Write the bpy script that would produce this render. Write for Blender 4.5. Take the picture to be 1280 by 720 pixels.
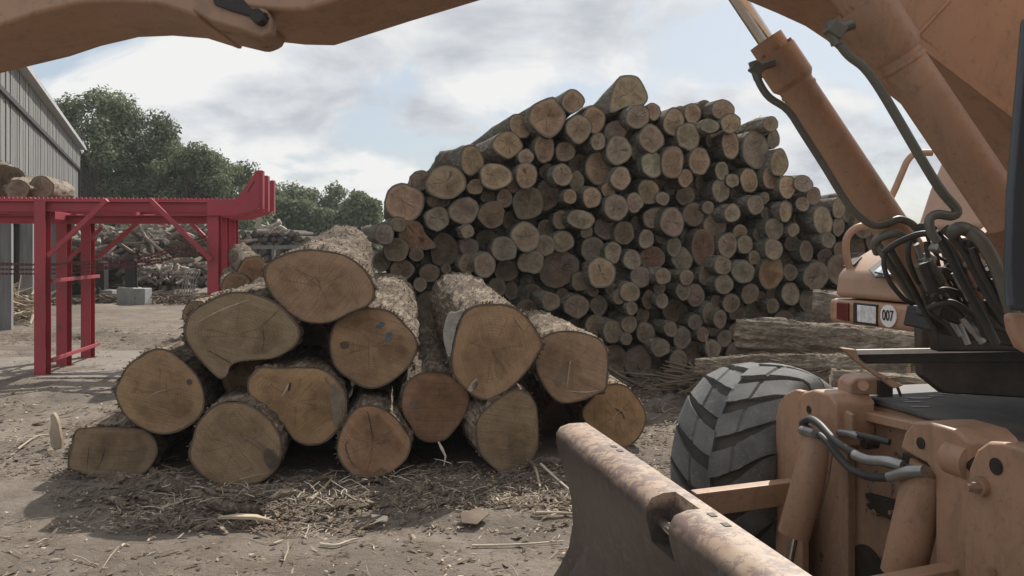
import bpy, bmesh, math, random
from mathutils import Vector, Matrix, noise
for o in list(bpy.data.objects): bpy.data.objects.remove(o)
random.seed(7)
SC = bpy.context.scene
R = math.radians
# ------------------------------------------------------------------ camera
FP, CH, HY = 1066.667, 1.70, 310.0        # focal length in photo pixels, lens height, horizon row
cam = bpy.data.cameras.new('camera'); camo = bpy.data.objects.new('camera', cam)
SC.collection.objects.link(camo)
camo.location = (0, 0, CH); camo.rotation_euler = (R(90), 0, 0)
cam.lens = 30; cam.sensor_width = 36; cam.shift_y = -50/1280; cam.clip_start = .05; cam.clip_end = 5000
SC.camera = camo
# ------------------------------------------------------------------ sky, sun, exposure
SUN_EL, SUN_AZ = R(46), R(25)             # azimuth measured to the right of the view direction
w = bpy.data.worlds.new("World"); SC.world = w; w.use_nodes = True
nt = w.node_tree; nt.nodes.clear()
def N(nt, t, **k):
    n = nt.nodes.new(t)
    for a, v in k.items():
        if a.startswith('i_'): n.inputs[int(a[2:]) if a[2:].isdigit() else a[2:].replace('_', ' ')].default_value = v
        else: setattr(n, a, v)
    return n
def L(nt, a, b): nt.links.new(a, b)
def ramp(nt, fac, stops, interp='LINEAR'):
    r = nt.nodes.new('ShaderNodeValToRGB'); r.color_ramp.interpolation = interp
    el = r.color_ramp.elements
    while len(el) < len(stops): el.new(.5)
    for e, (p, c) in zip(el, stops):
        e.position = p; e.color = (c, c, c, 1) if isinstance(c, (int, float)) else (*c[:3], 1)
    if fac is not None: nt.links.new(fac, r.inputs[0])
    return r
def math_(nt, op, a, b=None, c=None):
    n = nt.nodes.new('ShaderNodeMath'); n.operation = op
    for i, v in enumerate((a, b, c)):
        if v is None: continue
        if isinstance(v, (int, float)): n.inputs[i].default_value = v
        else: nt.links.new(v, n.inputs[i])
    return n.outputs[0]
def mix(nt, fac, a, b, bt='MIX'):
    n = nt.nodes.new('ShaderNodeMix'); n.data_type = 'RGBA'; n.blend_type = bt
    for i, v in ((0, fac), (6, a), (7, b)):
        if isinstance(v, (int, float)): n.inputs[i].default_value = v
        elif isinstance(v, tuple): n.inputs[i].default_value = (*v[:3], 1)
        else: nt.links.new(v, n.inputs[i])
    return n.outputs[2]
sky = N(nt, 'ShaderNodeTexSky', sky_type='NISHITA', sun_disc=False, sun_elevation=SUN_EL, sun_rotation=SUN_AZ,
        air_density=1.0, dust_density=2.0, ozone_density=1.0)
tc = N(nt, 'ShaderNodeTexCoord'); sep = N(nt, 'ShaderNodeSeparateXYZ'); L(nt, tc.outputs['Generated'], sep.inputs[0])
zz = math_(nt, 'ADD', math_(nt, 'MAXIMUM', sep.outputs[2], 0.0), .36)
cmb = N(nt, 'ShaderNodeCombineXYZ')
L(nt, math_(nt, 'DIVIDE', sep.outputs[0], zz), cmb.inputs[0]); L(nt, math_(nt, 'DIVIDE', sep.outputs[1], zz), cmb.inputs[1])
cmb.inputs[2].default_value = 3.3
n1 = N(nt, 'ShaderNodeTexNoise', i_Scale=2.1, i_Detail=10.0, i_Roughness=.56, i_Distortion=.35); L(nt, cmb.outputs[0], n1.inputs['Vector'])
n2 = N(nt, 'ShaderNodeTexNoise', i_Scale=2.9, i_Detail=9.0, i_Roughness=.55, i_Distortion=.3); L(nt, cmb.outputs[0], n2.inputs['Vector'])
cover = ramp(nt, n1.outputs[0], [(.43, .0), (.51, 1.0)])
shade = ramp(nt, n2.outputs[0], [(.34, (4.5, 4.8, 5.3)), (.45, (6.4, 6.6, 6.85)), (.54, (7.9, 7.9, 7.85))])
blue = mix(nt, .6, sky.outputs[0], (4.7, 5.5, 6.3))
cl = mix(nt, cover.outputs[0], blue, shade.outputs[0])
bg = N(nt, 'ShaderNodeBackground', i_Strength=.1); L(nt, cl, bg.inputs[0])
out = N(nt, 'ShaderNodeOutputWorld'); L(nt, bg.outputs[0], out.inputs[0])
sl = bpy.data.lights.new('sun', 'SUN'); sl.energy = 5.0; sl.angle = R(.6); sl.color = (1, .95, .87)
so = bpy.data.objects.new('sun', sl); SC.collection.objects.link(so)
sdir = Vector((math.sin(SUN_AZ)*math.cos(SUN_EL), math.cos(SUN_AZ)*math.cos(SUN_EL), math.sin(SUN_EL)))
so.rotation_euler = (-sdir).to_track_quat('-Z', 'Y').to_euler(); so.location = sdir*60
vs = SC.view_settings; vs.view_transform = 'Standard'; vs.look = 'None'; vs.exposure = 0.20; vs.gamma = 1; vs.use_curve_mapping = False
SC.render.engine = 'CYCLES'; SC.cycles.max_bounces = 5
# ------------------------------------------------------------------ helpers
def P(px, py, D):                         # a point the photo shows at (px,py), standing D metres away
    return Vector(((px-640)/FP*D, D, CH-(py-HY)/FP*D))
def ray(px, py): return Vector(((px-640)/FP, 1, -(py-HY)/FP))
def onplane(px, py, p0, n):
    o = Vector((0, 0, CH)); d = ray(px, py)
    return o + d*((p0-o).dot(n)/d.dot(n))
def G(px, py, z=0.0): return P(px, py, (CH-z)*FP/(py-HY))
class Acc:
    def __init__(s): s.v = []; s.f = []; s.sm = []
    def add(s, v, f, smooth=False):
        o = len(s.v); s.v += [tuple(p) for p in v]; s.f += [tuple(i+o for i in q) for q in f]; s.sm += [smooth]*len(f)
    def box(s, c, sx, sy, sz, rot=None):
        c = Vector(c); v = []
        for x in (-1, 1):
            for y in (-1, 1):
                for z in (-1, 1):
                    p = Vector((x*sx/2, y*sy/2, z*sz/2))
                    if rot is not None: p = rot @ p
                    v.append(c+p)
        s.add(v, [(0,1,3,2),(4,6,7,5),(0,4,5,1),(2,3,7,6),(0,2,6,4),(1,5,7,3)])
    def bar(s, a, b, wd, ht, up=Vector((0,0,1))):
        a = Vector(a); b = Vector(b); d = (b-a); l = d.length; d.normalize()
        sd = d.cross(up)
        if sd.length < 1e-4: sd = d.cross(Vector((0,1,0)))
        sd.normalize(); u = sd.cross(d).normalized()
        s.box((a+b)/2, l, wd, ht, Matrix((d, sd, u)).transposed())
    def tube(s, pts, r, n=10, caps=True, smooth=True):
        pts = [Vector(p) for p in pts]; m = len(pts)
        rr = r if isinstance(r, (list, tuple)) else [r]*m
        v = []; f = []; prev = None
        for i, p in enumerate(pts):
            t = (pts[min(i+1, m-1)]-pts[max(i-1, 0)]).normalized()
            if prev is None:
                x = t.cross(Vector((0,0,1)));
                if x.length < .1: x = t.cross(Vector((0,1,0)))
            else: x = prev - t*prev.dot(t)
            x.normalize(); prev = x; y = t.cross(x)
            for k in range(n):
                a = 2*math.pi*k/n; v.append(p+(x*math.cos(a)+y*math.sin(a))*rr[i])
        for i in range(m-1):
            for k in range(n):
                f.append((i*n+k, i*n+(k+1)%n, (i+1)*n+(k+1)%n, (i+1)*n+k))
        s.add(v, f, smooth)
        if caps:
            s.add(v[:n], [tuple(range(n))[::-1]]); s.add(v[-n:], [tuple(range(n))])
    def prism(s, poly, vec, holes=None):
        n = len(poly); vec = Vector(vec)
        nn = Vector((0,0,0))
        for i in range(n): nn += Vector(poly[i]).cross(Vector(poly[(i+1)%n]))
        v = [Vector(p) for p in poly]+[Vector(p)+vec for p in poly]
        f = [tuple(range(n)), tuple(range(2*n-1, n-1, -1))]+[(i, i+n, (i+1)%n+n, (i+1)%n) for i in range(n)]
        if nn.dot(vec) > 0: f = [q[::-1] for q in f]
        s.add(v, f)
def mesh_obj(name, acc, mat, parent=None, bevel=0, seg=2, color=None, uv=None):
    me = bpy.data.meshes.new(name)
    org = parent_world(parent)
    me.from_pydata([(p[0]-org[0], p[1]-org[1], p[2]-org[2]) for p in acc.v], [], acc.f)
    me.polygons.foreach_set('use_smooth', acc.sm)
    if mat is not None: me.materials.append(mat)
    me.update()
    o = bpy.data.objects.new(name, me); SC.collection.objects.link(o)
    if parent is not None: o.parent = parent
    if bevel:
        m = o.modifiers.new('bevel', 'BEVEL'); m.width = bevel; m.segments = seg; m.limit_method = 'ANGLE'; m.angle_limit = R(35)
        m.harden_normals = True
        for p in me.polygons: p.use_smooth = True
    if color: o.color = (*color, 1)
    return o
def parent_world(o):
    v = Vector((0,0,0))
    while o is not None: v += o.location; o = o.parent
    return v
def thing(name, loc, label, cat, group=None):
    o = bpy.data.objects.new(name, None); SC.collection.objects.link(o); o.location = loc
    o.empty_display_size = .1
    o['label'] = label; o['category'] = cat
    if group: o['group'] = group
    return o
def tag(o, label=None, cat=None, group=None, kind=None):
    if label: o['label'] = label
    if cat: o['category'] = cat
    if group: o['group'] = group
    if kind: o['kind'] = kind
    return o
def catmull(pts, n, closed=True):
    m = len(pts); out_ = []
    for i in range(n):
        t = i/n*m if closed else i/(n-1)*(m-1)
        k = int(t); u = t-k
        g = (lambda j: Vector(pts[j % m])) if closed else (lambda j: Vector(pts[max(0, min(m-1, j))]))
        a, b, c, d = g(k-1), g(k), g(k+1), g(k+2)
        out_.append(.5*((2*b)+(c-a)*u+(2*a-5*b+4*c-d)*u*u+(3*b-a-3*c+d)*u**3))
    return out_
def fr(v, o=4): return noise.fractal(Vector(v), 1.0, 2.0, o)
# ------------------------------------------------------------------ materials
def newmat(name):
    m = bpy.data.materials.new(name); m.use_nodes = True; t = m.node_tree
    return m, t, t.nodes['Principled BSDF']
def mapc(t, scale=(1,1,1), coord='Object', rot=(0,0,0)):
    c = N(t, 'ShaderNodeTexCoord'); mp = N(t, 'ShaderNodeMapping'); mp.inputs['Scale'].default_value = scale
    mp.inputs['Rotation'].default_value = rot
    L(t, c.outputs[coord], mp.inputs[0]); return mp.outputs[0]
def nz(t, vec, scale, detail=5, rough=.6, dist=0.0):
    n = N(t, 'ShaderNodeTexNoise', i_Scale=scale, i_Detail=float(detail), i_Roughness=rough, i_Distortion=dist)
    L(t, vec, n.inputs['Vector']); return n.outputs[0]
def bump(t, b, h, strength=.5, dist=.01, prev=None):
    n = N(t, 'ShaderNodeBump', i_Strength=strength, i_Distance=dist); L(t, h, n.inputs['Height'])
    if prev is not None: L(t, prev, n.inputs['Normal'])
    L(t, n.outputs[0], b.inputs['Normal']); return n.outputs[0]
def mat_bark(name, dark, mid, light, ax='Y', moss=0.0, stretch=1.0, hi=.62):
    m, t, b = newmat(name)
    sc = {'Y': (9, 1.6/stretch, 9), 'X': (1.6/stretch, 9, 9)}[ax]
    v = mapc(t, sc); v2 = mapc(t, (1,1,1))
    a = nz(t, v, 3.2, 8, .72, .6); c = nz(t, v2, 2.2, 5, .65); d = nz(t, v, 11, 4, .7)
    s = math_(t, 'ADD', math_(t, 'MULTIPLY', a, .65), math_(t, 'MULTIPLY', c, .35))
    rp = ramp(t, s, [(.36, dark), (.5, mid), (hi, light)])
    oi = N(t, 'ShaderNodeObjectInfo')
    val = math_(t, 'MULTIPLY_ADD', oi.outputs['Random'], .5, .75)
    col = mix(t, 1.0, rp.outputs[0], val, 'MULTIPLY')
    if moss:
        mm = ramp(t, nz(t, v2, 3.1, 4, .6), [(.6-moss*.2, 0), (.72, 1)])
        col = mix(t, mm.outputs[0], col, (.13, .15, .075))
    L(t, col, b.inputs['Base Color']); b.inputs['Roughness'].default_value = .95
    b.inputs['Specular IOR Level'].default_value = .15
    hsum = math_(t, 'ADD', a, math_(t, 'MULTIPLY', d, .35))
    bump(t, b, hsum, 1.0, .035)
    return m
def mat_cut(name, cols, edge, scale=1.0, crack=.5, pale=None, rimc=((.075,.055,.042), (.21,.16,.115))):
    """sawn end: growth rings follow the outline (attribute rad), saw marks, stains, radial splits"""
    m, t, b = newmat(name)
    at = N(t, 'ShaderNodeAttribute', attribute_name='rad'); rad = at.outputs['Fac']
    uv = N(t, 'ShaderNodeAttribute', attribute_name='flat').outputs['Vector']
    oi = N(t, 'ShaderNodeObjectInfo')
    off = N(t, 'ShaderNodeVectorMath', operation='ADD'); L(t, uv, off.inputs[0])
    cb = N(t, 'ShaderNodeCombineXYZ'); L(t, math_(t, 'MULTIPLY', oi.outputs['Random'], 37.0), cb.inputs[2]); L(t, cb.outputs[0], off.inputs[1])
    v = off.outputs[0]
    big = nz(t, v, 3.0*scale, 4, .6, .4); fine = nz(t, v, 14*scale, 6, .7)
    rp = ramp(t, math_(t, 'ADD', math_(t, 'MULTIPLY', big, .75), math_(t, 'MULTIPLY', fine, .25)), [(.34, cols[0]), (.5, cols[1]), (.66, cols[2])])
    # rings
    rr = math_(t, 'ADD', math_(t, 'MULTIPLY', rad, 34.0*1.0), math_(t, 'MULTIPLY', fine, 2.2))
    ring = math_(t, 'MULTIPLY_ADD', math_(t, 'SINE', math_(t, 'MULTIPLY', rr, 3.0)), .5, .5)
    rr2 = math_(t, 'MULTIPLY_ADD', math_(t, 'SINE', math_(t, 'ADD', math_(t, 'MULTIPLY', rad, 17.0), math_(t, 'MULTIPLY', big, 9.0))), .5, .5)
    col = mix(t, math_(t, 'MULTIPLY', ring, .20), rp.outputs[0], (.10, .06, .035))
    col = mix(t, math_(t, 'MULTIPLY', rr2, .09), col, (.16, .09, .05))
    # heartwood darker disc / pale sapwood
    sap = ramp(t, math_(t, 'ADD', rad, math_(t, 'MULTIPLY_ADD', big, .22, -.11)), [(.70, 0), (.80, 1)])
    col = mix(t, math_(t, 'MULTIPLY', sap.outputs[0], .34), col, pale or cols[2])
    # saw marks
    mp = N(t, 'ShaderNodeMapping'); mp.inputs['Rotation'].default_value = (0, 0, .35); mp.inputs['Scale'].default_value = (1.2, 60, 1)
    mp2 = N(t, 'ShaderNodeVectorRotate', rotation_type='Z_AXIS'); L(t, v, mp2.inputs[0]); L(t, math_(t, 'MULTIPLY', oi.outputs['Random'], 2.5), mp2.inputs['Angle']); L(t, mp2.outputs[0], mp.inputs[0]); saw = nz(t, mp.outputs[0], 2.0*scale, 5, .7, .3)
    col = mix(t, math_(t, 'MULTIPLY', ramp(t, saw, [(.42, 0), (.62, 1)]).outputs[0], .26), col, (.09, .065, .048))
    blot = nz(t, v, 6.5*scale, 7, .75, 1.2); col = mix(t, math_(t, 'MULTIPLY', ramp(t, blot, [(.52, 0), (.66, 1)]).outputs[0], .40), col, (.12, .085, .06)); col = mix(t, math_(t, 'MULTIPLY', ramp(t, blot, [(.30, 1), (.42, 0)]).outputs[0], .30), col, (.42, .33, .23))
    # splits
    nv = N(t, 'ShaderNodeVectorMath', operation='NORMALIZE'); L(t, uv, nv.inputs[0])
    sc = N(t, 'ShaderNodeVectorMath', operation='ADD'); L(t, nv.outputs[0], sc.inputs[0])
    wob = N(t, 'ShaderNodeTexNoise', i_Scale=9.0, i_Detail=3.0); L(t, v, wob.inputs['Vector'])
    w2 = N(t, 'ShaderNodeVectorMath', operation='SCALE'); L(t, wob.outputs['Color'], w2.inputs[0]); w2.inputs['Scale'].default_value = .12
    a2 = N(t, 'ShaderNodeVectorMath', operation='ADD'); L(t, w2.outputs[0], a2.inputs[0]); L(t, cb.outputs[0], a2.inputs[1])
    L(t, a2.outputs[0], sc.inputs[1])
    vo = N(t, 'ShaderNodeTexVoronoi', feature='DISTANCE_TO_EDGE', i_Scale=.8); L(t, sc.outputs[0], vo.inputs['Vector'])
    w_ = math_(t, 'MULTIPLY', math_(t, 'SUBTRACT', 1.0, rad), .018)
    ck = math_(t, 'MULTIPLY', math_(t, 'LESS_THAN', vo.outputs['Distance'], math_(t, 'ADD', w_, .004)), math_(t, 'LESS_THAN', rad, math_(t, 'ADD', math_(t, 'MULTIPLY', big, 1.3), -.08)))
    col = mix(t, math_(t, 'MULTIPLY', ck, crack), col, (.03, .02, .015))
    # per-log tint, then bark rim
    col = mix(t, 1.0, col, oi.outputs['Color'], 'MULTIPLY')
    rim = ramp(t, math_(t, 'ADD', rad, math_(t, 'MULTIPLY_ADD', fine, .11, -.055)), [(edge-.012, 0), (edge, 1)])
    col = mix(t, rim.outputs[0], col, mix(t, fine, *rimc))
    L(t, col, b.inputs['Base Color']); b.inputs['Roughness'].default_value = .88; b.inputs['Specular IOR Level'].default_value = .2
    h = math_(t, 'SUBTRACT', math_(t, 'ADD', math_(t, 'MULTIPLY', saw, .5), fine), math_(t, 'MULTIPLY', ck, 1.5))
    bump(t, b, h, .9, .012)
    return m
def mat_paint(name, col, col2, rust, wear=.5, rough=.5, dirt=(.13, .10, .075), wscale=3.0, coat=0.0):
    m, t, b = newmat(name)
    v = mapc(t); a = nz(t, v, 1.7, 5, .6); c = nz(t, v, wscale*6, 7, .7, .3); d = nz(t, v, 40, 4, .7)
    v3 = mapc(t, (2.5, 2.5, .8)); st = nz(t, v3, 3, 9, .78, .8)
    base = mix(t, ramp(t, a, [(.35, 0), (.65, 1)]).outputs[0], col, col2)
    base = mix(t, math_(t, 'MULTIPLY', ramp(t, st, [(.48, 0), (.68, 1)]).outputs[0], .5), base, dirt)
    k = math_(t, 'ADD', math_(t, 'MULTIPLY', c, .7), math_(t, 'MULTIPLY', a, .3))
    wr = ramp(t, k, [(.66-wear*.16, 0), (.69-wear*.16, 1)])
    base = mix(t, wr.outputs[0], base, rust)
    base = mix(t, math_(t, 'MULTIPLY', ramp(t, d, [(.56, 0), (.66, 1)]).outputs[0], .35), base, dirt)
    L(t, base, b.inputs['Base Color'])
    L(t, ramp(t, a, [(0, rough-.08), (1, rough+.2)]).outputs[0], b.inputs['Roughness'])
    bump(t, b, math_(t, 'ADD', math_(t, 'MULTIPLY', wr.outputs[0], -.4), math_(t, 'MULTIPLY', d, .25)), .35, .004)
    return m
def mat_plain(name, col, rough=.6, metal=0.0, var=.25, scale=8, bs=.3, bd=.004):
    m, t, b = newmat(name)
    v = mapc(t); a = nz(t, v, scale, 6, .65)
    L(t, mix(t, ramp(t, a, [(.3, 0), (.7, 1)]).outputs[0], tuple(c*(1-var) for c in col), tuple(min(1, c*(1+var)) for c in col)), b.inputs['Base Color'])
    b.inputs['Roughness'].default_value = rough; b.inputs['Metallic'].default_value = metal
    bump(t, b, a, bs, bd); return m
M_barkF = mat_bark('bark_shaggy', (.055,.042,.032), (.165,.125,.092), (.37,.30,.225), 'Y', 0, 1.0, .60)
M_barkP = mat_bark('bark_pile', (.06,.052,.044), (.165,.142,.118), (.34,.295,.245), 'Y', .35, 1.3, .62)
M_barkX = mat_bark('bark_peeled', (.115,.09,.07), (.235,.192,.148), (.44,.375,.29), 'X', 0, 1.6, .62)
M_cutF = mat_cut('sawn_oak', ((.18,.130,.090), (.32,.235,.158), (.43,.325,.225)), .962, 1.0, .22)
M_cutP = mat_cut('sawn_pine', ((.17,.140,.112), (.31,.258,.202), (.45,.375,.29)), .92, 2.2, .6, (.42,.36,.28), ((.07,.058,.047), (.24,.20,.155)))
M_orange = mat_paint('orange_paint', (.43,.255,.158), (.35,.21,.135), (.14,.09,.065), .2, .42)
M_orangeW = mat_paint('orange_paint_worn', (.38,.235,.15), (.29,.18,.12), (.10,.07,.055), .55, .5)
M_blade = mat_paint('blade_steel_front', (.15,.115,.095), (.10,.075,.065), (.06,.045,.045), .5, .42, (.09,.065,.05))
M_bladeT = mat_paint('blade_worn_top', (.55,.37,.23), (.42,.24,.14), (.13,.085,.07), .78, .5, (.2,.14,.1), 2.2)
M_red = mat_paint('red_paint', (.36,.034,.052), (.30,.032,.046), (.11,.045,.035), .42, .5, (.17,.075,.06))
M_steel = mat_plain('dull_steel', (.30,.30,.29), .4, .7)
M_chrome = mat_plain('rod_chrome', (.6,.58,.54), .22, 1.0, .12)
M_pipe = mat_plain('pipe_olive', (.125,.125,.105), .45, .3)
M_black = mat_plain('hose_rubber', (.038,.036,.033), .55, 0, .3)
M_dark = mat_plain('grease_shade_black', (.03,.026,.023), .55, .2, .5, 14)  # black of greasy parts, also painted as shade in holes, openings and bays
M_deck = mat_plain('deck_dark', (.085,.080,.074), .7, .0, .4, 6)
M_tyre = None
# ------------------------------------------------------------------ ground
def mat_ground():
    m, t, b = newmat('yard_dirt')
    v = mapc(t); a = nz(t, v, .35, 6, .6); c = nz(t, v, 2.5, 8, .7); d = nz(t, v, 22, 6, .75); e = nz(t, v, 90, 3, .7)
    base = mix(t, ramp(t, a, [(.35, 0), (.65, 1)]).outputs[0], (.178,.145,.118), (.255,.215,.178))
    base = mix(t, ramp(t, c, [(.48, 0), (.62, 1)]).outputs[0], base, (.145,.115,.09))
    dm = nz(t, v, .9, 6, .6, .5); base = mix(t, math_(t, 'MULTIPLY', ramp(t, dm, [(.48, 0), (.58, 1)]).outputs[0], .5), base, (.13,.108,.09))
    base = mix(t, math_(t, 'MULTIPLY', ramp(t, d, [(.45, 0), (.65, 1)]).outputs[0], .5), base, (.13,.105,.085))
    base = mix(t, math_(t, 'MULTIPLY', ramp(t, e, [(.6, 0), (.68, 1)]).outputs[0], .5), base, (.38,.32,.25))
    L(t, base, b.inputs['Base Color']); b.inputs['Roughness'].default_value = .95; b.inputs['Specular IOR Level'].default_value = .2
    bump(t, b, math_(t, 'ADD', math_(t, 'MULTIPLY', c, 1.0), math_(t, 'MULTIPLY', d, .5)), .9, .05)
    return m
def rut(x, y):                             # two worn wheel tracks crossing the yard in front of the stack
    q = y-(5.05-.10*x); q2 = y-(4.15-.10*x)
    return -.028*math.exp(-(q/.16)**2)-.024*math.exp(-(q2/.18)**2)
def gh(x, y):                              # height of the dirt
    k = min(1, max(0, (y-2.5)/3))
    h = .035*fr((x*.7, y*.7, 0), 3)+.014*fr((x*4, y*4, 3), 4)+rut(x, y)
    for cx, cy, rx, ry, hh in MOUNDS:
        q = ((x-cx)/rx)**2+((y-cy)/ry)**2
        if q < 4: h += hh*math.exp(-q*1.6)*(1+.5*fr((x*5, y*5, 9), 3))
    return h*k
MOUNDS = []
for px, py, rx, ry, hh in [(300, 640, .75, .22, .07), (190, 610, .5, .2, .05), (560, 600, .9, .35, .03), (620, 650, .6, .2, .03), (700, 600, .5, .4, .05),
                           (40, 500, .8, .5, .05), (60, 480, .9, .35, .06), (25, 425, 1.2, .3, .09), (135, 424, 1.8, .35, .13), (200, 428, 1.2, .3, .1), (60, 555, .35, .3, .06),
                           (830, 500, .9, .5, .08), (820, 560, .5, .5, .05), (30, 390, 2.6, 1.6, .45), (230, 372, 4.0, 1.2, .35), (5, 560, .3, .3, .02)]:
    g = G(px, py); MOUNDS.append((g.x, g.y, rx, ry, hh))
def build_ground():
    a = Acc(); ys = []; y = -30.0
    while y < 2.4: ys.append(y); y += 2.7
    y = 2.4
    while y < 16: ys.append(y); y += .055 if y < 8 else .11
    while y < 40: ys.append(y); y += .6
    while y < 3000: ys.append(y); y *= 1.35
    xs = [-2500, -900, -300, -120, -60, -35, -22, -15]; x = -11.0
    while x < 5: xs.append(x); x += .075
    xs += [6, 8, 12, 20, 35, 60, 120, 300, 900, 2500]
    v = [(x, y, gh(x, y) if abs(x) < 14 and y < 40 else 0) for y in ys for x in xs]
    n = len(xs); f = [(j*n+i, j*n+i+1, (j+1)*n+i+1, (j+1)*n+i) for j in range(len(ys)-1) for i in range(n-1)]
    a.add(v, f, True)
    return tag(mesh_obj('ground', a, mat_ground()), 'dusty dirt yard littered with bark and wood chips', 'ground', kind='structure')
build_ground()
# ------------------------------------------------------------------ logs
def set_attrs(me, rad, flat):
    at = me.attributes.new('rad', 'FLOAT', 'POINT'); at.data.foreach_set('value', rad)
    at = me.attributes.new('flat', 'FLOAT_VECTOR', 'POINT'); at.data.foreach_set('vector', [c for p in flat for c in p])
def make_log(label, F, B, outline=None, r=.2, rb=None, n=28, m=9, amp=.02, bark=None, cut=None, color=(1,1,1), group=None,
             tilt=(0,0), shreds=0, name='log', cat='log', squash=(1,1), cone=None, flare=0.0, seed=0, cutname='cut_face'):
    ax = (B-F).normalized(); rb = rb or r*.88
    up = Vector((0,0,1)); sx = ax.cross(up).normalized(); sz = sx.cross(ax).normalized()
    nrm = (ax + sx*tilt[0] + sz*tilt[1]).normalized()
    if outline:                            # outline as photo points: seen on the sawn plane
        pts = catmull([(*p, 0) for p in outline], n)
        offs = [onplane(p.x, p.y, F, nrm)-F for p in pts]
    else:
        offs = []
        for k in range(n):
            a = 2*math.pi*k/n
            q = r*(1+.17*fr((math.cos(a)*.9+seed*3.1, math.sin(a)*.9, seed*1.7), 3))
            o = sx*math.cos(a)*q*squash[0]+sz*math.sin(a)*q*squash[1]
            o = o - ax*(o.dot(nrm)/ax.dot(nrm)); offs.append(o)
    c0 = sum(offs, Vector())/n; F = F+c0; offs = [o-c0 for o in offs]
    rm = sum(o.length for o in offs)/n
    base = (F+B)/2; base = Vector((base.x, base.y, max(0, base.z-rm)))
    root = thing(name, base, label, cat, group)
    # cut face
    K = 8; v = []; rad = []; flat = []; f = []
    v.append(F); rad.append(0); flat.append((0,0,0))
    for j in range(1, K+1):
        t = [0,.12,.28,.45,.6,.74,.86,.95,1][j]
        for k, o in enumerate(offs):
            wv = .006*fr((o.x*t*6+seed, o.z*t*6, seed*2.0), 3)*(1 if t < 1 else 0)
            v.append(F+o*t+nrm*wv); rad.append(t); flat.append(((o*t).dot(sx), (o*t).dot(sz), 0))
    for k in range(n): f.append((0, 1+(k+1)%n, 1+k))
    for j in range(K-1):
        for k in range(n):
            a0 = 1+j*n; f.append((a0+k, a0+(k+1)%n, a0+n+(k+1)%n, a0+n+k))
    # outward = -ax
    a = Acc(); a.add(v, f, True)
    p0, p1, p2 = (Vector(v[i]) for i in f[0])
    if (p1-p0).cross(p2-p0).dot(ax) > 0: a.f = [q[::-1] for q in a.f]
    co = mesh_obj(cutname, a, cut, root, color=color); set_attrs(co.data, rad, flat)
    # bark
    v = []; f = []; Ln = (B-F).length
    for j in range(m+1):
        t = (j/m)**1.15; c = F.lerp(B, t)
        c = c + sx*(.03*fr((t*2, seed, 1), 2)*Ln*.3*t) + sz*(.03*fr((t*2, seed, 7), 2)*Ln*.3*t)*(1 if j else 0)
        for k, o in enumerate(offs):
            oc = o.normalized()*rm
            q = (o.lerp(oc, min(1, t*1.6)*.8))*(1+(rb/rm-1)*t)
            q = q - ax*q.dot(ax)*min(1, t*8)
            an = math.atan2(q.dot(sz), q.dot(sx))
            d = 0
            if j: d = amp*(abs(fr((math.cos(an)*4.2*rm/.25, math.sin(an)*4.2*rm/.25, t*Ln*1.1+seed), 4))*2.2-.15)+amp*.6*fr((math.cos(an)*1.5, math.sin(an)*1.5, t*Ln*2.5+seed*2), 3)
            else: d = .003
            if flare: d += flare*rm*max(0, 1-t*5)**2*0
            v.append(c+q+q.normalized()*d)
    for j in range(m):
        for k in range(n): f.append((j*n+k, j*n+(k+1)%n, (j+1)*n+(k+1)%n, (j+1)*n+k))
    f.append(tuple(m*n+k for k in range(n)))
    a = Acc(); a.add(v, f, True)
    q = f[n//2]; pa, pb, pc = (Vector(v[i]) for i in q[:3])
    if (pb-pa).cross(pc-pa).dot(pa-F-(pa-F).dot(ax)*ax) < 0: a.f = [g[::-1] for g in a.f]
    rs = random.Random(seed*13+5)
    for s in range(shreds):                # curling strips of loose bark
        t = (rs.random()**.9*.97+.01) if s % 5 else .004; an = rs.uniform(-.6, math.pi+.6)
        k = int(((an) % (2*math.pi))/(2*math.pi)*n)
        c = F.lerp(B, t); rd = (sx*math.cos(an)+sz*math.sin(an))
        jj = min(m, max(1, int(round(t**(1/1.15)*m))))
        # nearest bark vertex in that direction
        best = max(range(n), key=lambda kk: (Vector(v[jj*n+kk])-c).normalized().dot(rd))
        p = Vector(v[jj*n+best]); no = (p-c); no -= ax*no.dot(ax); no.normalize(); tg = no.cross(ax)
        dr = (ax*rs.uniform(.6, 1)*rs.choice((-1, 1))+tg*rs.uniform(-.3, .3)).normalized(); sd = no.cross(dr)
        ln = rs.uniform(.03, .14); wd = rs.uniform(.002, .009); lift = rs.uniform(.001, .010)
        if s % 5 == 0: ln *= .35
        vv = []
        for q_ in range(4):
            u = q_/3; c_ = p+dr*ln*u+no*(lift*u*u*2+.002)+tg*rs.uniform(-.003, .003)
            ww = wd*(1-.7*u); vv += [c_-sd*ww, c_+sd*ww+no*.002]
        a.add(vv, [(0,1,3,2), (2,3,5,4), (4,5,7,6)])
    mesh_obj('bark', a, bark, root)
    return root
def VPB(cx, cy, D, DB, vx=500, vy=310):
    k = D/DB; return P(vx+(cx-vx)*k, vy+(cy-vy)*k, DB)
def cen(o): return sum(p[0] for p in o)/len(o), sum(p[1] for p in o)/len(o)
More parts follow.
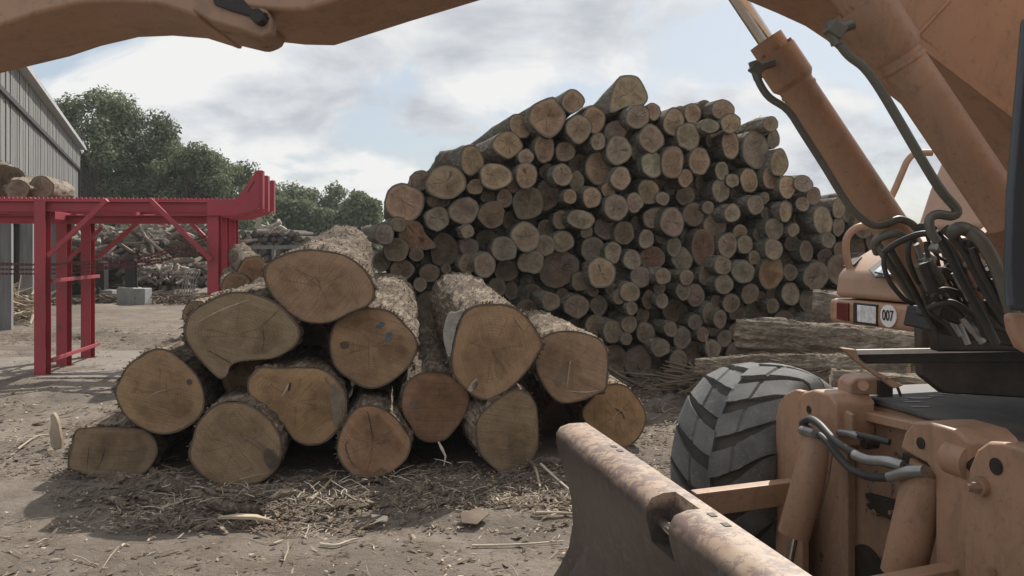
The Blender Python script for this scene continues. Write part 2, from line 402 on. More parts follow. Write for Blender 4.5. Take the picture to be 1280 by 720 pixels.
FRONT = [
 ('large oak log topmost on the front stack, lit bark on top', 6.4, (433,311,9.6),
  [(330,338),(338,327),(360,316),(385,312),(413,315),(435,321),(454,335),(466,353),(468,370),(460,382),(440,390),(420,400),(405,404),(385,403),(365,395),(345,376),(333,357)], (1.0,.9,.85), .26, 1.0),
 ('wide oak log with torn hanging flap of wood, left shoulder of the front stack', 6.3, (360,374,9.6),
  [(232,404),(238,391),(254,380),(276,369),(298,365),(322,368),(343,377),(360,391),(375,412),(369,432),(345,447),(320,450),(300,452),(288,458),(283,470),(274,473),(262,463),(247,447),(235,429),(230,416)], (.86,.88,.82), .3, 1.0),
 ('round oak log with blue paint dabs, directly below the topmost log', 6.6, (488,374,9.6),
  [(412,425),(418,405),(430,395),(445,387),(467,385),(489,390),(507,406),(520,423),(521,439),(511,458),(495,473),(476,484),(457,485),(439,476),(422,463),(414,447)], (1.06,.93,.80), .28, 1.0),
 ('biggest sawn oak log right of centre, bare pale patch on its left side', 6.35, (571,374,9.5),
  [(581,390),(595,382),(614,380),(632,381),(648,387),(664,403),(678,428),(673,442),(661,461),(645,479),(629,492),(611,500),(595,497),(579,484),(568,470),(564,451),(567,429),(573,407)], (1.05,.92,.8), .3, 1.0),
 ('grey squarish oak log with pale vertical groove, right shoulder of the front stack', 6.75, (668,418,9.6),
  [(677,423),(695,415),(714,414),(732,417),(751,425),(759,439),(760,467),(757,486),(748,492),(726,501),(704,504),(689,495),(676,476),(670,457),(672,439)], (.95,.86,.8), .27, .6),
 ('yellowish log with jagged torn heart behind the blade, rightmost of the front stack', 7.1, None,
  [(738,500),(757,482),(779,481),(795,495),(807,516),(805,535),(793,553),(775,562),(752,553),(735,535),(728,515)], (1.12,.97,.76), .26, .3),
 ('smooth round tan log on the left side, resting on the two lowest left logs', 6.3, (292,432,9.3),
  [(149,476),(160,457),(176,445),(194,436),(213,439),(232,454),(247,470),(255,492),(254,514),(241,529),(222,540),(201,543),(179,536),(160,523),(149,507),(144,489)], (1.08,.96,.82), .28, 1.0),
 ('kidney-shaped flat-topped log in the middle of the front stack', 6.35, None,
  [(315,467),(326,459),(351,460),(388,459),(410,465),(424,478),(433,495),(432,523),(419,542),(404,554),(385,557),(369,551),(357,536),(341,520),(322,504),(311,492),(309,478)], (1.1,.95,.75), .27, .5),
 ('reddish bottom log with Y-shaped split, centre of the lowest course', 6.25, None,
  [(422,553),(430,531),(445,510),(468,507),(490,518),(506,537),(514,553),(509,572),(493,588),(475,596),(450,599),(434,588),(423,572)], (1.05,.85,.74), .25, .4),
 ('rust-brown log with notched lower left edge, between the two largest right logs', 6.6, (532,432,9.5),
  [(502,497),(509,478),(525,467),(544,465),(562,469),(581,484),(587,500),(581,519),(569,537),(556,550),(537,553),(522,547),(512,531),(503,515)], (.98,.78,.68), .27, .8),
 ('greyish bottom log turned to the right, last of the lowest course', 6.4, (560,455,9.4),
  [(597,525),(606,512),(625,497),(644,487),(659,491),(670,506),(673,531),(672,559),(662,578),(647,591),(631,593),(616,584),(600,566),(595,544)], (.82,.8,.72), .3, .5),
 ('bottom log with dark torn notch at its right edge, second from the left', 6.08, None,
  [(240,551),(247,529),(263,511),(279,503),(307,504),(329,517),(341,529),(351,548),(351,576),(341,592),(322,604),(291,608),(266,603),(247,589),(236,570)], (.9,.85,.75), .3, .4),
 ('low wide half-flat log with vertical split, leftmost on the ground', 6.3, (250,490,9.2),
  [(85,582),(91,551),(97,537),(122,534),(154,534),(179,537),(193,548),(197,564),(191,579),(179,592),(154,597),(122,597),(97,589)], (.8,.76,.7), .24, 1.0),
]
random.seed(3)
for i, (lab, D, bk, ol, colr, rb, sh) in enumerate(FRONT):
    cx, cy = cen(ol); F = P(cx, cy, D)
    B = P(*bk) if bk else VPB(cx, cy, D, 9.4)
    tl = {0: (.06, .02), 4: (-.05, 0), 10: (-.32, .02), 1: (-.06, .04), 12: (-.05, -.06)}.get(i, (random.uniform(-.05, .05), random.uniform(-.04, .04)))
    make_log(lab, F, B, ol, rb=rb, n=84, m=70, amp=.016, bark=M_barkF, cut=M_cutF, color=colr, tilt=tl,
             shreds=int(700*sh), group='big oak logs of the front stack', seed=i+1)
# logs glimpsed behind the front ones, with dark fillers added in bright gaps
for lab, (cx, cy, r, D), (bx, by, DB), colr in [
  ('dim log end recessed in the gap under the flap-torn log', (312,468,33,6.75), (370,430,9.4), (.8,.72,.62)),
  ('shadowed log behind the left edge of the flap-torn log', (246,392,16,6.9), (300,372,9.4), (.8,.76,.7)),
  ('small brown log behind the front stack beside red post', (316,338,18,9.6), (300,318,11.2), (1.05,.85,.7)),
  ('small dark log lying left of the small brown log behind the stack', (294,357,17,9.5), (292,345,11.0), (.8,.7,.62)),
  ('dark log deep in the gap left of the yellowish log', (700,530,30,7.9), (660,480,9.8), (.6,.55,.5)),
  ('dark filler log added to block the bright gap left of the log with blue dabs', (388,424,27,7.5), (420,400,9.5), (.6,.55,.5)),  # added dark log, hides bright ground behind the gap
  ('dark filler log added to block the bright gap below the log with blue dabs', (478,500,20,7.6), (480,460,9.5), (.6,.55,.5)),  # second added dark log, closes a small bright spot
  ('hidden log lying beneath the small brown log behind the stack', (306,398,26,9.7), (310,385,11.4), (.8,.72,.62))]:
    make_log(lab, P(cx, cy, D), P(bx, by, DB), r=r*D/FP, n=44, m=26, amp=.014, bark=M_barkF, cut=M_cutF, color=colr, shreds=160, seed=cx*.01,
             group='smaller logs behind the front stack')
# ------------------------------------------------------------------ the tall pile
def TA(s):
    out_ = []
    for tkn in s.split(';'):
        tkn = tkn.strip()
        if tkn: out_.append([float(q) for q in tkn.split(',')])
    return out_
ZS = 3.656
A_ = TA('200,632,85,82,0;397,540,82,72,0;513,440,60,62,0;527,560,36,34,0;620,513,68,55,0;680,370,72,55,0;733,285,52,55,0;855,240,85,92,0;975,173,48,50,0;843,388,48,60,0;938,400,44,40,1;1000,298,53,60,0;1068,255,50,58,0;1088,355,32,38,2;1095,478,60,73,0;762,510,50,55,0;925,505,45,46,1;992,535,32,42,1;962,605,28,32,0;1060,608,42,45,0;1135,575,30,34,0;1190,522,42,48,0;1165,305,48,42,2;1185,393,60,60,2;770,640,68,72,3;858,600,48,68,3;362,625,46,32,3')
B_ = TA('147,130,70,75,0;172,243,50,52,2;245,218,34,36,0;335,266,46,58,0;362,222,30,28,0;422,228,36,46,0;485,212,42,44,3;562,208,48,42,0;497,280,44,32,2;595,272,44,40,0;598,365,42,60,0;237,340,54,60,1;403,332,50,60,1;333,452,52,74,0;240,458,52,54,2;455,447,46,58,0;558,488,35,40,1;780,273,35,32,1;792,343,30,40,1;710,392,66,80,2;820,448,46,58,0;780,522,40,48,0;680,530,44,52,0;855,562,42,50,0;930,550,44,35,2;975,603,32,38,1;555,577,42,48,2;390,523,32,38,0;223,583,46,54,0;93,522,42,50,0;75,657,53,56,1;160,635,38,42,1;287,615,30,31,2;390,603,42,40,3;495,655,28,28,2;605,682,34,38,1;712,642,40,42,1;752,612,24,26,1;755,682,24,26,2;850,672,30,45,1;1090,655,32,45,2')
C_ = TA('355,85,52,55,2;472,50,66,58,1;605,65,55,58,4;165,228,52,52,3;112,158,42,46,2;255,160,78,62,5;492,143,28,28,1;385,225,62,72,3;260,250,30,30,3;195,320,50,42,3;578,178,44,44,3;500,215,40,38,3;495,290,42,42,1;568,295,46,54,1;660,222,54,52,2;672,325,50,48,3;757,165,63,62,1;850,125,34,38,3;845,210,42,44,1;928,190,46,45,1;780,282,54,50,2;912,315,83,80,3;1010,90,62,40,1;1035,145,27,30,1;1120,125,48,48,2;1208,150,46,48,3;1065,228,52,54,2;1155,240,40,46,1;1100,332,62,66,0;1190,325,38,46,3;1228,418,40,40,1;1185,447,26,30,2;1243,495,27,30,1;1065,413,24,26,3;785,430,48,44,3;870,463,42,40,1;925,430,27,27,3;990,487,54,50,1;1093,482,40,44,2;1163,530,28,24,3;1078,567,44,42,1;1157,602,48,48,1;1228,568,36,36,1;1218,637,26,27,2;625,400,38,44,3;690,415,31,41,3;765,495,44,38,3;320,335,44,40,3;275,388,30,31,1;395,315,20,22,3;100,285,38,42,3')
D_ = TA('252,80,50,50,1;330,100,58,64,1;605,62,34,38,1;848,55,30,44,0;1018,92,50,60,1;212,178,34,42,1;340,215,30,42,2;375,268,46,50,1;240,265,56,52,4;470,215,48,78,4;585,205,46,56,1;640,145,32,33,0;665,205,37,40,1;725,160,25,32,3;797,132,44,48,2;885,137,26,28,1;943,235,35,44,3;1045,183,32,35,2;792,226,43,45,1;705,265,28,31,1;560,298,38,40,1;492,346,42,44,1;395,353,34,35,1;290,350,38,34,1;187,350,48,48,2;272,402,27,28,1;135,420,42,42,1;225,455,33,38,1;145,495,27,29,1;285,463,29,33,2;380,417,33,40,2;435,437,41,48,1;567,387,42,43,2;655,328,54,46,2;785,335,62,72,5;870,330,30,34,3;685,430,40,43,3;735,445,25,28,3;870,428,46,50,2;345,505,53,48,3;533,467,29,31,1;600,470,39,38,1;495,515,29,45,2;548,543,31,39,1;437,558,32,34,2;470,614,30,30,1;325,590,30,34,1;375,628,41,47,2;208,607,44,50,1;275,675,40,38,2;520,590,30,30,3;515,680,38,38,2;790,485,30,33,3;980,310,35,38,3;1090,120,30,40,3;630,520,40,28,3;425,650,30,30,3')
circ = []
for lst, ox, oy in ((A_, 450, 80), (B_, 750, 80), (C_, 450, 250), (D_, 750, 250)):
    for x, y, rx, ry, tn in lst: circ.append([ox+x/ZS, oy+y/ZS, rx/ZS, ry/ZS, int(tn)])
for x, y, rx, ry, tn in [(797,453,16,19,2),(820,457,9,11,3),(848,451,12,13,1),(840,474,12,12,2),(815,475,14,12,3),(866,440,11,12,3),(768,447,14,16,3),(764,470,16,15,3),(742,476,14,13,3),
                         (1062,258,16,17,2),(1080,280,15,16,3),(1095,262,14,15,2),(1098,300,15,17,3),(1070,305,14,15,3),(1110,330,15,15,3),(1120,285,14,15,3),(1135,310,14,15,3),(1082,330,14,14,3),
                         (1020,345,17,16,3),(1015,378,15,15,3),(980,400,13,12,3),(945,385,12,12,3),(925,415,14,12,3)]:
    circ.append([x, y, rx, ry, tn])
POLY = [(474,300),(488,240),(535,215),(560,195),(610,190),(635,165),(665,140),(700,135),(740,155),(775,135),(800,150),(830,150),(880,140),(920,160),(960,175),(980,215),(1010,250),(1050,265),(1130,285),(1165,310),(1170,440),(1050,440),(930,462),(870,482),(740,492),(680,480),(474,430)]
def inpoly(x, y, poly):
    c = False; j = len(poly)-1
    for i in range(len(poly)):
        xi, yi = poly[i]; xj, yj = poly[j]
        if (yi > y) != (yj > y) and x < (xj-xi)*(y-yi)/(yj-yi)+xi: c = not c
        j = i
    return c
rs = random.Random(11); nman = len(circ)
for rr in (19, 17, 15, 13, 11.5, 10, 9, 8, 7.2):
    for k in range(2600):
        if len(circ) >= 288: break
        x = rs.uniform(470, 1170); y = rs.uniform(140, 492)
        if not inpoly(x, y, POLY): continue
        if x < 690 and y > 420 and rr < 15: continue
        if x > 1110 and rr < 13: continue
        if all(math.hypot(x-c[0], y-c[1]) > (rr+(c[2]+c[3])/2)*.90 for c in circ):
            circ.append([x, y, rr*rs.uniform(.93, 1.05), rr*rs.uniform(.95, 1.08), rs.choice((1,2,3,3,1))])
D0, SL, LEAN = 10.45, .20, .10
def pileD(px, py):
    a = (px-640)/FP; b = (py-HY)/FP
    return (D0+LEAN*CH)/(1-SL*a+LEAN*b)
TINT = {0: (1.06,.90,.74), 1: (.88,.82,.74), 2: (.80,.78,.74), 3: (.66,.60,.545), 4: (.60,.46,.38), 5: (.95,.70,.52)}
TW = {0: 'orange-tan', 1: 'pale tan', 2: 'weathered grey', 3: 'dark brown', 4: 'rotten reddish', 5: 'torn orange'}
COLN = [(545,'at the far-left end'),(620,'on the left slope'),(700,'left of the peak'),(775,'just left of the topmost log'),(850,'just right of the topmost log'),(925,'under the right shoulder'),(1000,'on the right slope'),(2000,'at the far-right end')]
ROWN = [(155,'crest'),(205,'top band'),(250,'upper band'),(295,'upper-middle band'),(345,'middle band'),(395,'lower-middle band'),(440,'lower band'),(999,'bottom band')]
cells = {}
for i, c in enumerate(circ):
    ci = next(k for k, (x, _) in enumerate(COLN) if c[0] < x); ri = next(k for k, (y, _) in enumerate(ROWN) if c[1] < y)
    cells.setdefault((ci, ri), []).append(i)
ORD = ['largest','second largest','third largest','fourth largest','fifth largest','sixth largest','seventh largest','eighth largest','ninth largest','tenth largest','eleventh largest','twelfth largest','thirteenth largest','fourteenth largest']
labs = {}
for (ci, ri), ids in cells.items():
    ids.sort(key=lambda i: -circ[i][2]*circ[i][3])
    for k, i in enumerate(ids):
        rk = ORD[k] if k < len(ids)-1 or len(ids) == 1 else 'smallest'
        if len(ids) == 1: rk = 'only'
        labs[i] = f"{rk} log {COLN[ci][1]}, pile's {ROWN[ri][1]}, {TW[circ[i][4]]} end"
# hand-written labels for the ones that stand out
SPECIAL = {(790,115): 'wedge-shaped log standing up at the very top of the tall pile',
           (505,253): 'large round log alone at the far-left shoulder of the tall pile, cracked tan end',
           (590,200): 'log poking out to the left near the left slope, reddish cut end',
           (684,146): 'big angular pale log near the left crest of the tall pile',
           (699,336): 'big dark-brown bark-rimmed log in the lower middle of the tall pile',
           (520,294): 'torn orange-brown split log at the far left under the shoulder log',
           (878,309): 'tall rotten red-brown log in the pile right of centre',
           (945,187): 'big pale grey star-cracked log near the right crest'}
for (sx_, sy_), l_ in SPECIAL.items():
    i = min(range(len(circ)), key=lambda k: (circ[k][0]-sx_)**2+(circ[k][1]-sy_)**2); labs[i] = l_
def pile_dir(px, py, i, rs):
    vx = 430+rs.uniform(-60, 60); vy = 310+rs.uniform(-35, 35)
    if px > 880: vx = 380+rs.uniform(-90, 60)
    return Vector(((vx-640)/FP, 1, -(vy-HY)/FP)).normalized()
for i, (x, y, rx, ry, tn) in enumerate(circ):
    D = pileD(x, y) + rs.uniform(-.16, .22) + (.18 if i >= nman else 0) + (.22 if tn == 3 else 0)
    F = P(x, y, D); d = pile_dir(x, y, i, rs); Ln = rs.uniform(3.2, 4.2)
    if abs(x-590) < 4 and abs(y-200) < 5: d = Vector((-.62, 1, .03)).normalized(); Ln = .7
    if abs(x-635) < 5 and abs(y-181) < 5: d = Vector((-.5, 1, -.12)).normalized(); Ln = 1.7
    if abs(x-650) < 5 and abs(y-158) < 5: d = Vector((-.5, 1, -.16)).normalized(); Ln = 2.2
    if abs(x-790) < 4 and abs(y-115) < 5: d = Vector((-.45, 1, -.42)).normalized(); Ln = 2.0
    sr = (rx+ry)/2*D/FP
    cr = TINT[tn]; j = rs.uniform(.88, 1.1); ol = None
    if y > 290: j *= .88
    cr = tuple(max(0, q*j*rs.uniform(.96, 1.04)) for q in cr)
    if labs[i].startswith('wedge'): ol = [(762,141),(764,118),(772,98),(782,94),(795,95),(802,102),(810,120),(806,130),(795,133),(782,134)]
    if labs[i].startswith('big angular'): ol = [(662,140),(668,130),(690,121),(697,128),(707,142),(704,158),(690,172),(676,168),(661,152)]
    if labs[i].startswith('torn'): ol = [(499,285),(505,276),(520,276),(528,282),(532,292),(545,306),(540,311),(512,313),(500,304)]
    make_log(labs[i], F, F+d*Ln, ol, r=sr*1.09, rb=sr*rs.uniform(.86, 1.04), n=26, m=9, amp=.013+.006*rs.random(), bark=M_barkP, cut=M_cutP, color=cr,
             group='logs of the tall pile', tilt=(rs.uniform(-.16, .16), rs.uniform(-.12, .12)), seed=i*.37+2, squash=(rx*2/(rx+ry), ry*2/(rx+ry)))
# filler logs added inside the pile to block light through the gaps
a = Acc(); step = 15.5; row = 0; y = 150
while y < 500:
    x = 480+(row % 2)*step/2
    while x < 1165:
        ok = all(inpoly(x+dx, y+dy, POLY) for dx, dy in ((13,0),(-13,0),(0,-15),(9,-11),(-9,-11)))
        if ok:
            D = pileD(x, y)+.42+rs.uniform(0, .3); p = P(x, y, D); rr = .105*rs.uniform(.9, 1.06)
            d = Vector((-.17+rs.uniform(-.04, .04), 1, rs.uniform(-.03, .03))).normalized()
            if p.z > .1: a.tube([p, p+d*1.4], rr, 9)
        x += step
    y += step*.87; row += 1
tag(mesh_obj('pile_filler_logs', a, M_barkP), 'inner filler logs added to block light in the gaps of the tall pile', 'logs', kind='stuff')
# twigs sticking out of the crest
a = Acc(); Dt = 11.3
for pts, r in (([(925,172),(935,160),(944,155),(951,144)], .006), ([(935,160),(948,152)], .004), ([(888,170),(900,165),(912,160)], .010), ([(886,173),(898,168),(905,166)], .006)):
    a.tube([P(x, y, pileD(900,160)-.15) for x, y in pts], [r*(1-.6*k/(len(pts)-1)) for k in range(len(pts))], 6)
tag(mesh_obj('dry_twigs', a, M_barkX), 'thin dry twigs poking out of the right crest of the tall pile', 'twigs')
# long peeled logs lying crosswise at the right
def lying(lab, x0, y0, D0_, x1, y1, D1_, r0, r1, colr, seed, sh=500):
    return make_log(lab, P(x1, y1, D1_), P(x0, y0, D0_), r=r1, rb=r0, n=56, m=80, amp=.032, bark=M_barkX, cut=M_cutF, color=colr, shreds=sh, seed=seed, group='peeled logs lying crosswise')
lying('long peeled log lying crosswise under the orange engine hood', 922, 417, 9.3, 1160, 436, 8.4, .15, .16, (1.0,.9,.75), 3.3, 900)
lying('shaggy brown peeled log lying crosswise, in front of the long one', 872, 462, 8.9, 1135, 464, 7.8, .10, .16, (1.1,.95,.72), 5.1, 1400)
lying('short thick stub log lying low behind the deck bracket', 1040, 482, 7.4, 1158, 485, 7.3, .10, .10, (1.3,1.15,.85), 6.2, 80)
lying('rough splintered log lying against the foot of the tall pile', 1016, 392, 9.8, 1110, 396, 9.5, .24, .18, (.8,.65,.5), 8.2, 300)
# ------------------------------------------------------------------ red steel log deck
def ibeam(a, p, q, wd, dp, up, th=.014):
    """I section from p to q: flanges wd wide, dp apart along 'up'"""
    p = Vector(p); q = Vector(q); d = (q-p).normalized(); u = (up-d*up.dot(d)).normalized()
    a.bar(p+u*(dp/2-th/2), q+u*(dp/2-th/2), wd, th, u); a.bar(p-u*(dp/2-th/2), q-u*(dp/2-th/2), wd, th, u)
    a.bar(p, q, th, dp-2*th-.002, u)
fr_root = thing('log_deck_frame', P(160, 460, 11.9)*1.0 if False else Vector((-5.2, 12.3, 0)), 'red steel log deck on posts with triangular end stops', 'steel frame')
FRS = [(11.4, -6.27, 11.65, -4.06), (12.25, -6.43, 12.5, -4.23), (13.2, -6.56, 13.45, -4.41)]
ZT = 2.36; fwd = Vector((0, 1, 0))
for k, (dl, xl, dr_, xr) in enumerate(FRS):
    zt = ZT+.0*k
    for x, d in ((xl, dl), (xr, dr_)):
        a = Acc(); ibeam(a, (x, d, 0), (x, d, zt-.01), .15, .15, fwd, .012)
        a.box((x, d, .006), .24, .24, .012)
        mesh_obj('post', a, M_red, fr_root, .003)
    wv = (Vector((xr, dr_, 0))-Vector((xl, dl, 0))).normalized()
    zr = Vector((0, 0, zt))
    a = Acc(); L0 = Vector((xl, dl-.09, 0))-wv*3.2; R0 = Vector((xr, dr_-.09, 0))
    ibeam(a, L0+Vector((0, 0, zt-.10))+fwd*.09, R0+Vector((0, 0, zt-.10))-wv*.08+fwd*.09, .12, .14, Vector((0,0,1)), .012)
    mesh_obj('cross_beam', a, M_red, fr_root, .003)
    # end stop plate
    px0 = R0+zr; sc = 1
    def q(u, z): return R0+wv*u+Vector((0, 0, zt+z))
    a = Acc()
    a.prism([q(-.07, .0), q(.32, 0), q(.58, .40), q(.66, .40), q(.665, -.06), q(.60, -.11), q(.45, -.17), q(.25, -.21), q(-.07, -.21)], (0, .025, 0))
    for uu, z in ((.33, -.05), (.62, .03), (.62, -.05)): a.tube([q(uu, z)-fwd*.012, q(uu, z)+fwd*.002], .011, 10)
    sp = mesh_obj('end_stop', a, M_red, fr_root, .002)
    a = Acc(); a.prism([q(.46, .10), q(.475, .095), q(.565, .25), q(.552, .257)], (0, -.003, 0)); mesh_obj('slot', a, M_dark, sp)
    a = Acc(); a.box(q(.672, .13)+fwd*.0, .012, .09, .52); mesh_obj('stop_flange', a, M_red, fr_root, .002)
    a = Acc(); a.bar(q(-.06, -.216)+fwd*.02, q(.28, -.216)+fwd*.02, .09, .012); a.bar(q(.28, -.216)+fwd*.02, q(.6, -.12)+fwd*.02, .09, .012); mesh_obj('bottom_flange', a, M_red, fr_root, .002)
# long deck rails with toothed chain on top
for k, (dl, xl, dr_, xr) in enumerate(FRS):
    a = Acc(); wv = (Vector((xr, dr_, 0))-Vector((xl, dl, 0))).normalized(); p = Vector((xl, dl, ZT))-wv*3.2+Vector((0,0,.012)); q_ = Vector((xr, dr_, ZT))+wv*.3+Vector((0,0,.012))
    a.bar(p+fwd*.05-Vector((0,0,.03)), q_+fwd*.05-Vector((0,0,.03)), .06, .035)
    nT = int((q_-p).length/.055)
    for t in range(nT):
        c = p.lerp(q_, (t+.5)/nT)+fwd*.05
        a.prism([c+wv*-.022-Vector((0,0,.012)), c+wv*.02-Vector((0,0,.012)), c+wv*.012+Vector((0,0,.014)), c-wv*.004+Vector((0,0,.014))], (0, .02, 0))
    tag(mesh_obj('toothed_chain', a, M_red, fr_root))
# side channels, rails and braces
def P_on(k, side, z):
    dl, xl, dr_, xr = FRS[k]; return Vector((xl, dl, z)) if side == 0 else Vector((xr, dr_, z))
def part_bar(nm, p, q, w_, h_, up=Vector((0,0,1))):
    a = Acc(); a.bar(p, q, w_, h_, up); return mesh_obj(nm, a, M_red, fr_root, .003)
off = Vector((.10, 0, 0))
for z, w_ in ((1.26, .05), (.20, .05)):
    part_bar('side_rail', P_on(0,0,z)+off+Vector((0,.04,0)), P_on(2,0,z)+off+Vector((0,.15,0)), .03, w_)
for s in (0, 1):
    part_bar('side_beam', P_on(0,s,ZT-.22)+off*(-.9 if s else .9)+fwd*.09, P_on(2,s,ZT-.22)+off*(-.9 if s else .9)+fwd*.1, .05, .10)
part_bar('brace', P(60,320,11.3), P(134,250,11.32), .05, .06); part_bar('brace', P(187,249,11.36), P(264,325,11.5), .05, .06)
part_bar('brace', P(122,322,13.1), P(176,275,13.15), .05, .06); part_bar('brace', P(233,273,13.3), P(272,312,13.3), .05, .05)
part_bar('brace', P(82,328,12.2), P(128,284,12.2), .04, .05)
part_bar('centre_beam', P(166,262,12.0), P(206,276,14.2), .10, .16)
part_bar('centre_beam', P(60,262,12.6), P(105,272,14.2), .10, .14)
a = Acc()
for z in (ZT-.19,):
    pass
dl, xl, dr_, xr = FRS[1]
ibeam(a, Vector((xl-3.2, 11.75, ZT-.26)), Vector((xr-.05, 12.05, ZT-.26)), .10, .12, Vector((0,0,1)), .012)
mesh_obj('lower_beam', a, M_red, fr_root, .003)
# sagging chains under the deck
for y0, y1, y2, y3, DD in ((331,326,318,290,11.9), (336,334,330,300,12.4), (342,338,322,295,13.0), (328,330,326,312,12.8)):
    a = Acc(); pts = catmull([P(-20,y0,DD), P(60,(y0+y1)/2+2,DD), P(120,y1,DD), P(190,y2,DD), P(272,y3,DD)], 150, False)
    for i in range(len(pts)-1):
        c = (pts[i]+pts[i+1])/2; d = (pts[i+1]-pts[i]); 
        if i % 2: a.bar(pts[i]-d*.15, pts[i+1]+d*.15, .012, .030)
        else: a.bar(pts[i]-d*.15, pts[i+1]+d*.15, .030, .012)
    mesh_obj('hanging_chain', a, mat_plain('chain_steel', (.13,.05,.05), .6, .4) if y0 == 331 else bpy.data.materials['chain_steel'], fr_root)
# logs loaded on the deck
make_log('round log with pale grey end lying on the red deck', P(52,234,12.3), P(82,240,14.6), r=.165, rb=.15, n=40, m=24, amp=.015, bark=M_barkX, cut=M_cutP, color=(.8,.78,.72), seed=2.2, shreds=60, group='logs lying on the red deck')
make_log('thick shaggy log on the red deck at the photo left edge', P(2,234,12.9), P(-20,222,16.0), r=.34, rb=.30, n=48, m=40, amp=.04, bark=M_barkX, cut=M_cutP, color=(.45,.38,.30), seed=4.2, shreds=900, group='logs lying on the red deck')
make_log('thin straw-coloured log on the red deck between the two thicker ones', P(22,238,12.0), P(50,232,14.8), r=.15, rb=.13, n=40, m=24, amp=.03, bark=M_barkX, cut=M_cutP, color=(.8,.75,.65), seed=6.2, shreds=300, group='logs lying on the red deck')
# concrete pad under the frame
a = Acc(); a.prism([Vector((-9.5, 10.9, -.05)), Vector((-3.4, 11.3, -.05)), Vector((-3.6, 14.2, -.05)), Vector((-10.2, 13.9, -.05))], (0, 0, .062))
tag(mesh_obj('concrete_pad', a, mat_plain('pale_concrete', (.20,.172,.145), .9, 0, .2, 3, .4, .01), None, .01), kind='structure')
# ------------------------------------------------------------------ barn
M_clad = None
def mat_clad():
    m, t, b = newmat('grey_cladding')
    v = mapc(t, (5, 5, .35)); a = nz(t, v, 2.2, 6, .65); v2 = mapc(t, (1.2, 1.2, 1)); c = nz(t, v2, 1.5, 5, .6)
    base = mix(t, ramp(t, a, [(.3, 0), (.7, 1)]).outputs[0], (.12,.118,.115), (.27,.267,.26))
    base = mix(t, math_(t, 'MULTIPLY', c, .4), base, (.17,.16,.145))
    L(t, base, b.inputs['Base Color']); b.inputs['Roughness'].default_value = .8; bump(t, b, a, .4, .01); return m
M_clad = mat_clad()
barn = thing('barn', Vector((-17, 30, 0)), 'tall grey board-clad barn with open lower bays at the left edge', 'building')
c0 = Vector((-16.75, 33, 0)); dv = Vector((-.417, 1, 0)).normalized(); out_n = Vector((dv.y, -dv.x, 0))   # wall line towards the camera: c0 - dv*s
def W(s, z, o=0): p = c0-dv*s+out_n*o; return Vector((p.x, p.y, z))
a = Acc(); Ls = 20.0
a.prism([W(0,2.9), W(Ls,2.9), W(Ls,5.5), W(0,5.5)], -out_n*.12); mesh_obj('wall', a, M_clad, barn)
a = Acc(); s = .05; rsb = random.Random(5)
while s < Ls: a.prism([W(s,2.88,.002), W(s+.22,2.88,.002), W(s+.22,5.5,.002), W(s,5.5,.002)], out_n*(.035+rsb.uniform(0, .015))); s += .30
mesh_obj('cladding_boards', a, M_clad, barn)
a = Acc(); a.prism([W(-.1,5.5,-.3), W(Ls,5.5,-.3), W(Ls,5.5,.25), W(-.1,5.5,.25)], (0,0,.12)); mesh_obj('eave_trim', a, mat_plain('grey_trim', (.4,.4,.4), .6), barn)
a = Acc(); a.prism([W(.9,4.62,.055), W(Ls,4.62,.055), W(Ls,4.72,.055), W(.9,4.72,.055)], out_n*.06); a.prism([W(.9,3.1,.055), W(1.0,3.1,.055), W(1.0,4.72,.055), W(.9,4.72,.055)], out_n*.07)
mesh_obj('dark_flashing', a, M_dark, barn)
a = Acc()
p = [W(-.05,5.6,-.2), W(Ls,5.6,-.2), W(Ls,7.6,-8), W(-.05,7.6,-8)]; a.prism(p, (0,0,.08)); mesh_obj('roof', a, mat_plain('roof_sheet', (.2,.2,.2), .7), barn)
a = Acc()
a.prism([W(-.0,0,-.02), W(-.0,0,-16), W(-.0,5.4,-16), W(-.0,7.4,-8), W(-.0,5.45,-.02)], dv*.12); mesh_obj('end_wall', a, M_clad, barn)
a = Acc(); a.prism([W(0.2,0,-5), W(Ls,0,-5), W(Ls,5.3,-5), W(.2,5.3,-5)], -out_n*.1); mesh_obj('inner_wall', a, M_dark, barn)  # near-black wall, shade of the open bays put into its colour
for s in (0.05, 3.2, 6.5, 9.8, 13.1, 16.4):
    a = Acc(); a.prism([W(s,0,.0), W(s+.28,0,.0), W(s+.28,2.9,.0), W(s,2.9,.0)], -out_n*.28); mesh_obj('bay_post', a, M_clad, barn)
a = Acc(); s = .4
while s < 9.0: a.prism([W(s,.0,-.6), W(s+.10,.0,-.6), W(s+.10,2.8,-.6), W(s,2.8,-.6)], -out_n*.04); s += .32
mesh_obj('slat_screen', a, mat_plain('dark_slat', (.12,.11,.10), .8), barn)
# small lean-to shed in front of the barn
shed = thing('shed', P(10, 366, 30)*1.0, 'small grey board shed with dark opening at the left edge', 'shed')
def S(px, py, D=29.0): return P(px, py, D)
a = Acc(); a.prism([S(-40,271), S(27,276), S(27,283), S(-40,283)], (0,.6,0)); mesh_obj('fascia', a, mat_plain('shed_fascia', (.14,.10,.10), .8), shed)
a = Acc()
xx = -38
while xx < 26: a.prism([S(xx,283,29.1), S(xx+2.6,283,29.1), S(xx+2.6,292,29.1), S(xx,292,29.1)], (0,.05,0)); xx += 3.2
xx = 8
while xx < 25: a.prism([S(xx,292,29.1), S(xx+2.6,292,29.1), S(xx+2.6,371.5,29.1), S(xx,371.5,29.1)], (0,.06,0)); xx += 3.2
a.prism([S(8,284,29.25), S(25,284,29.25), S(25,371.5,29.25), S(8,371.5,29.25)], (0,.1,0))
mesh_obj('board_wall', a, M_clad, shed)
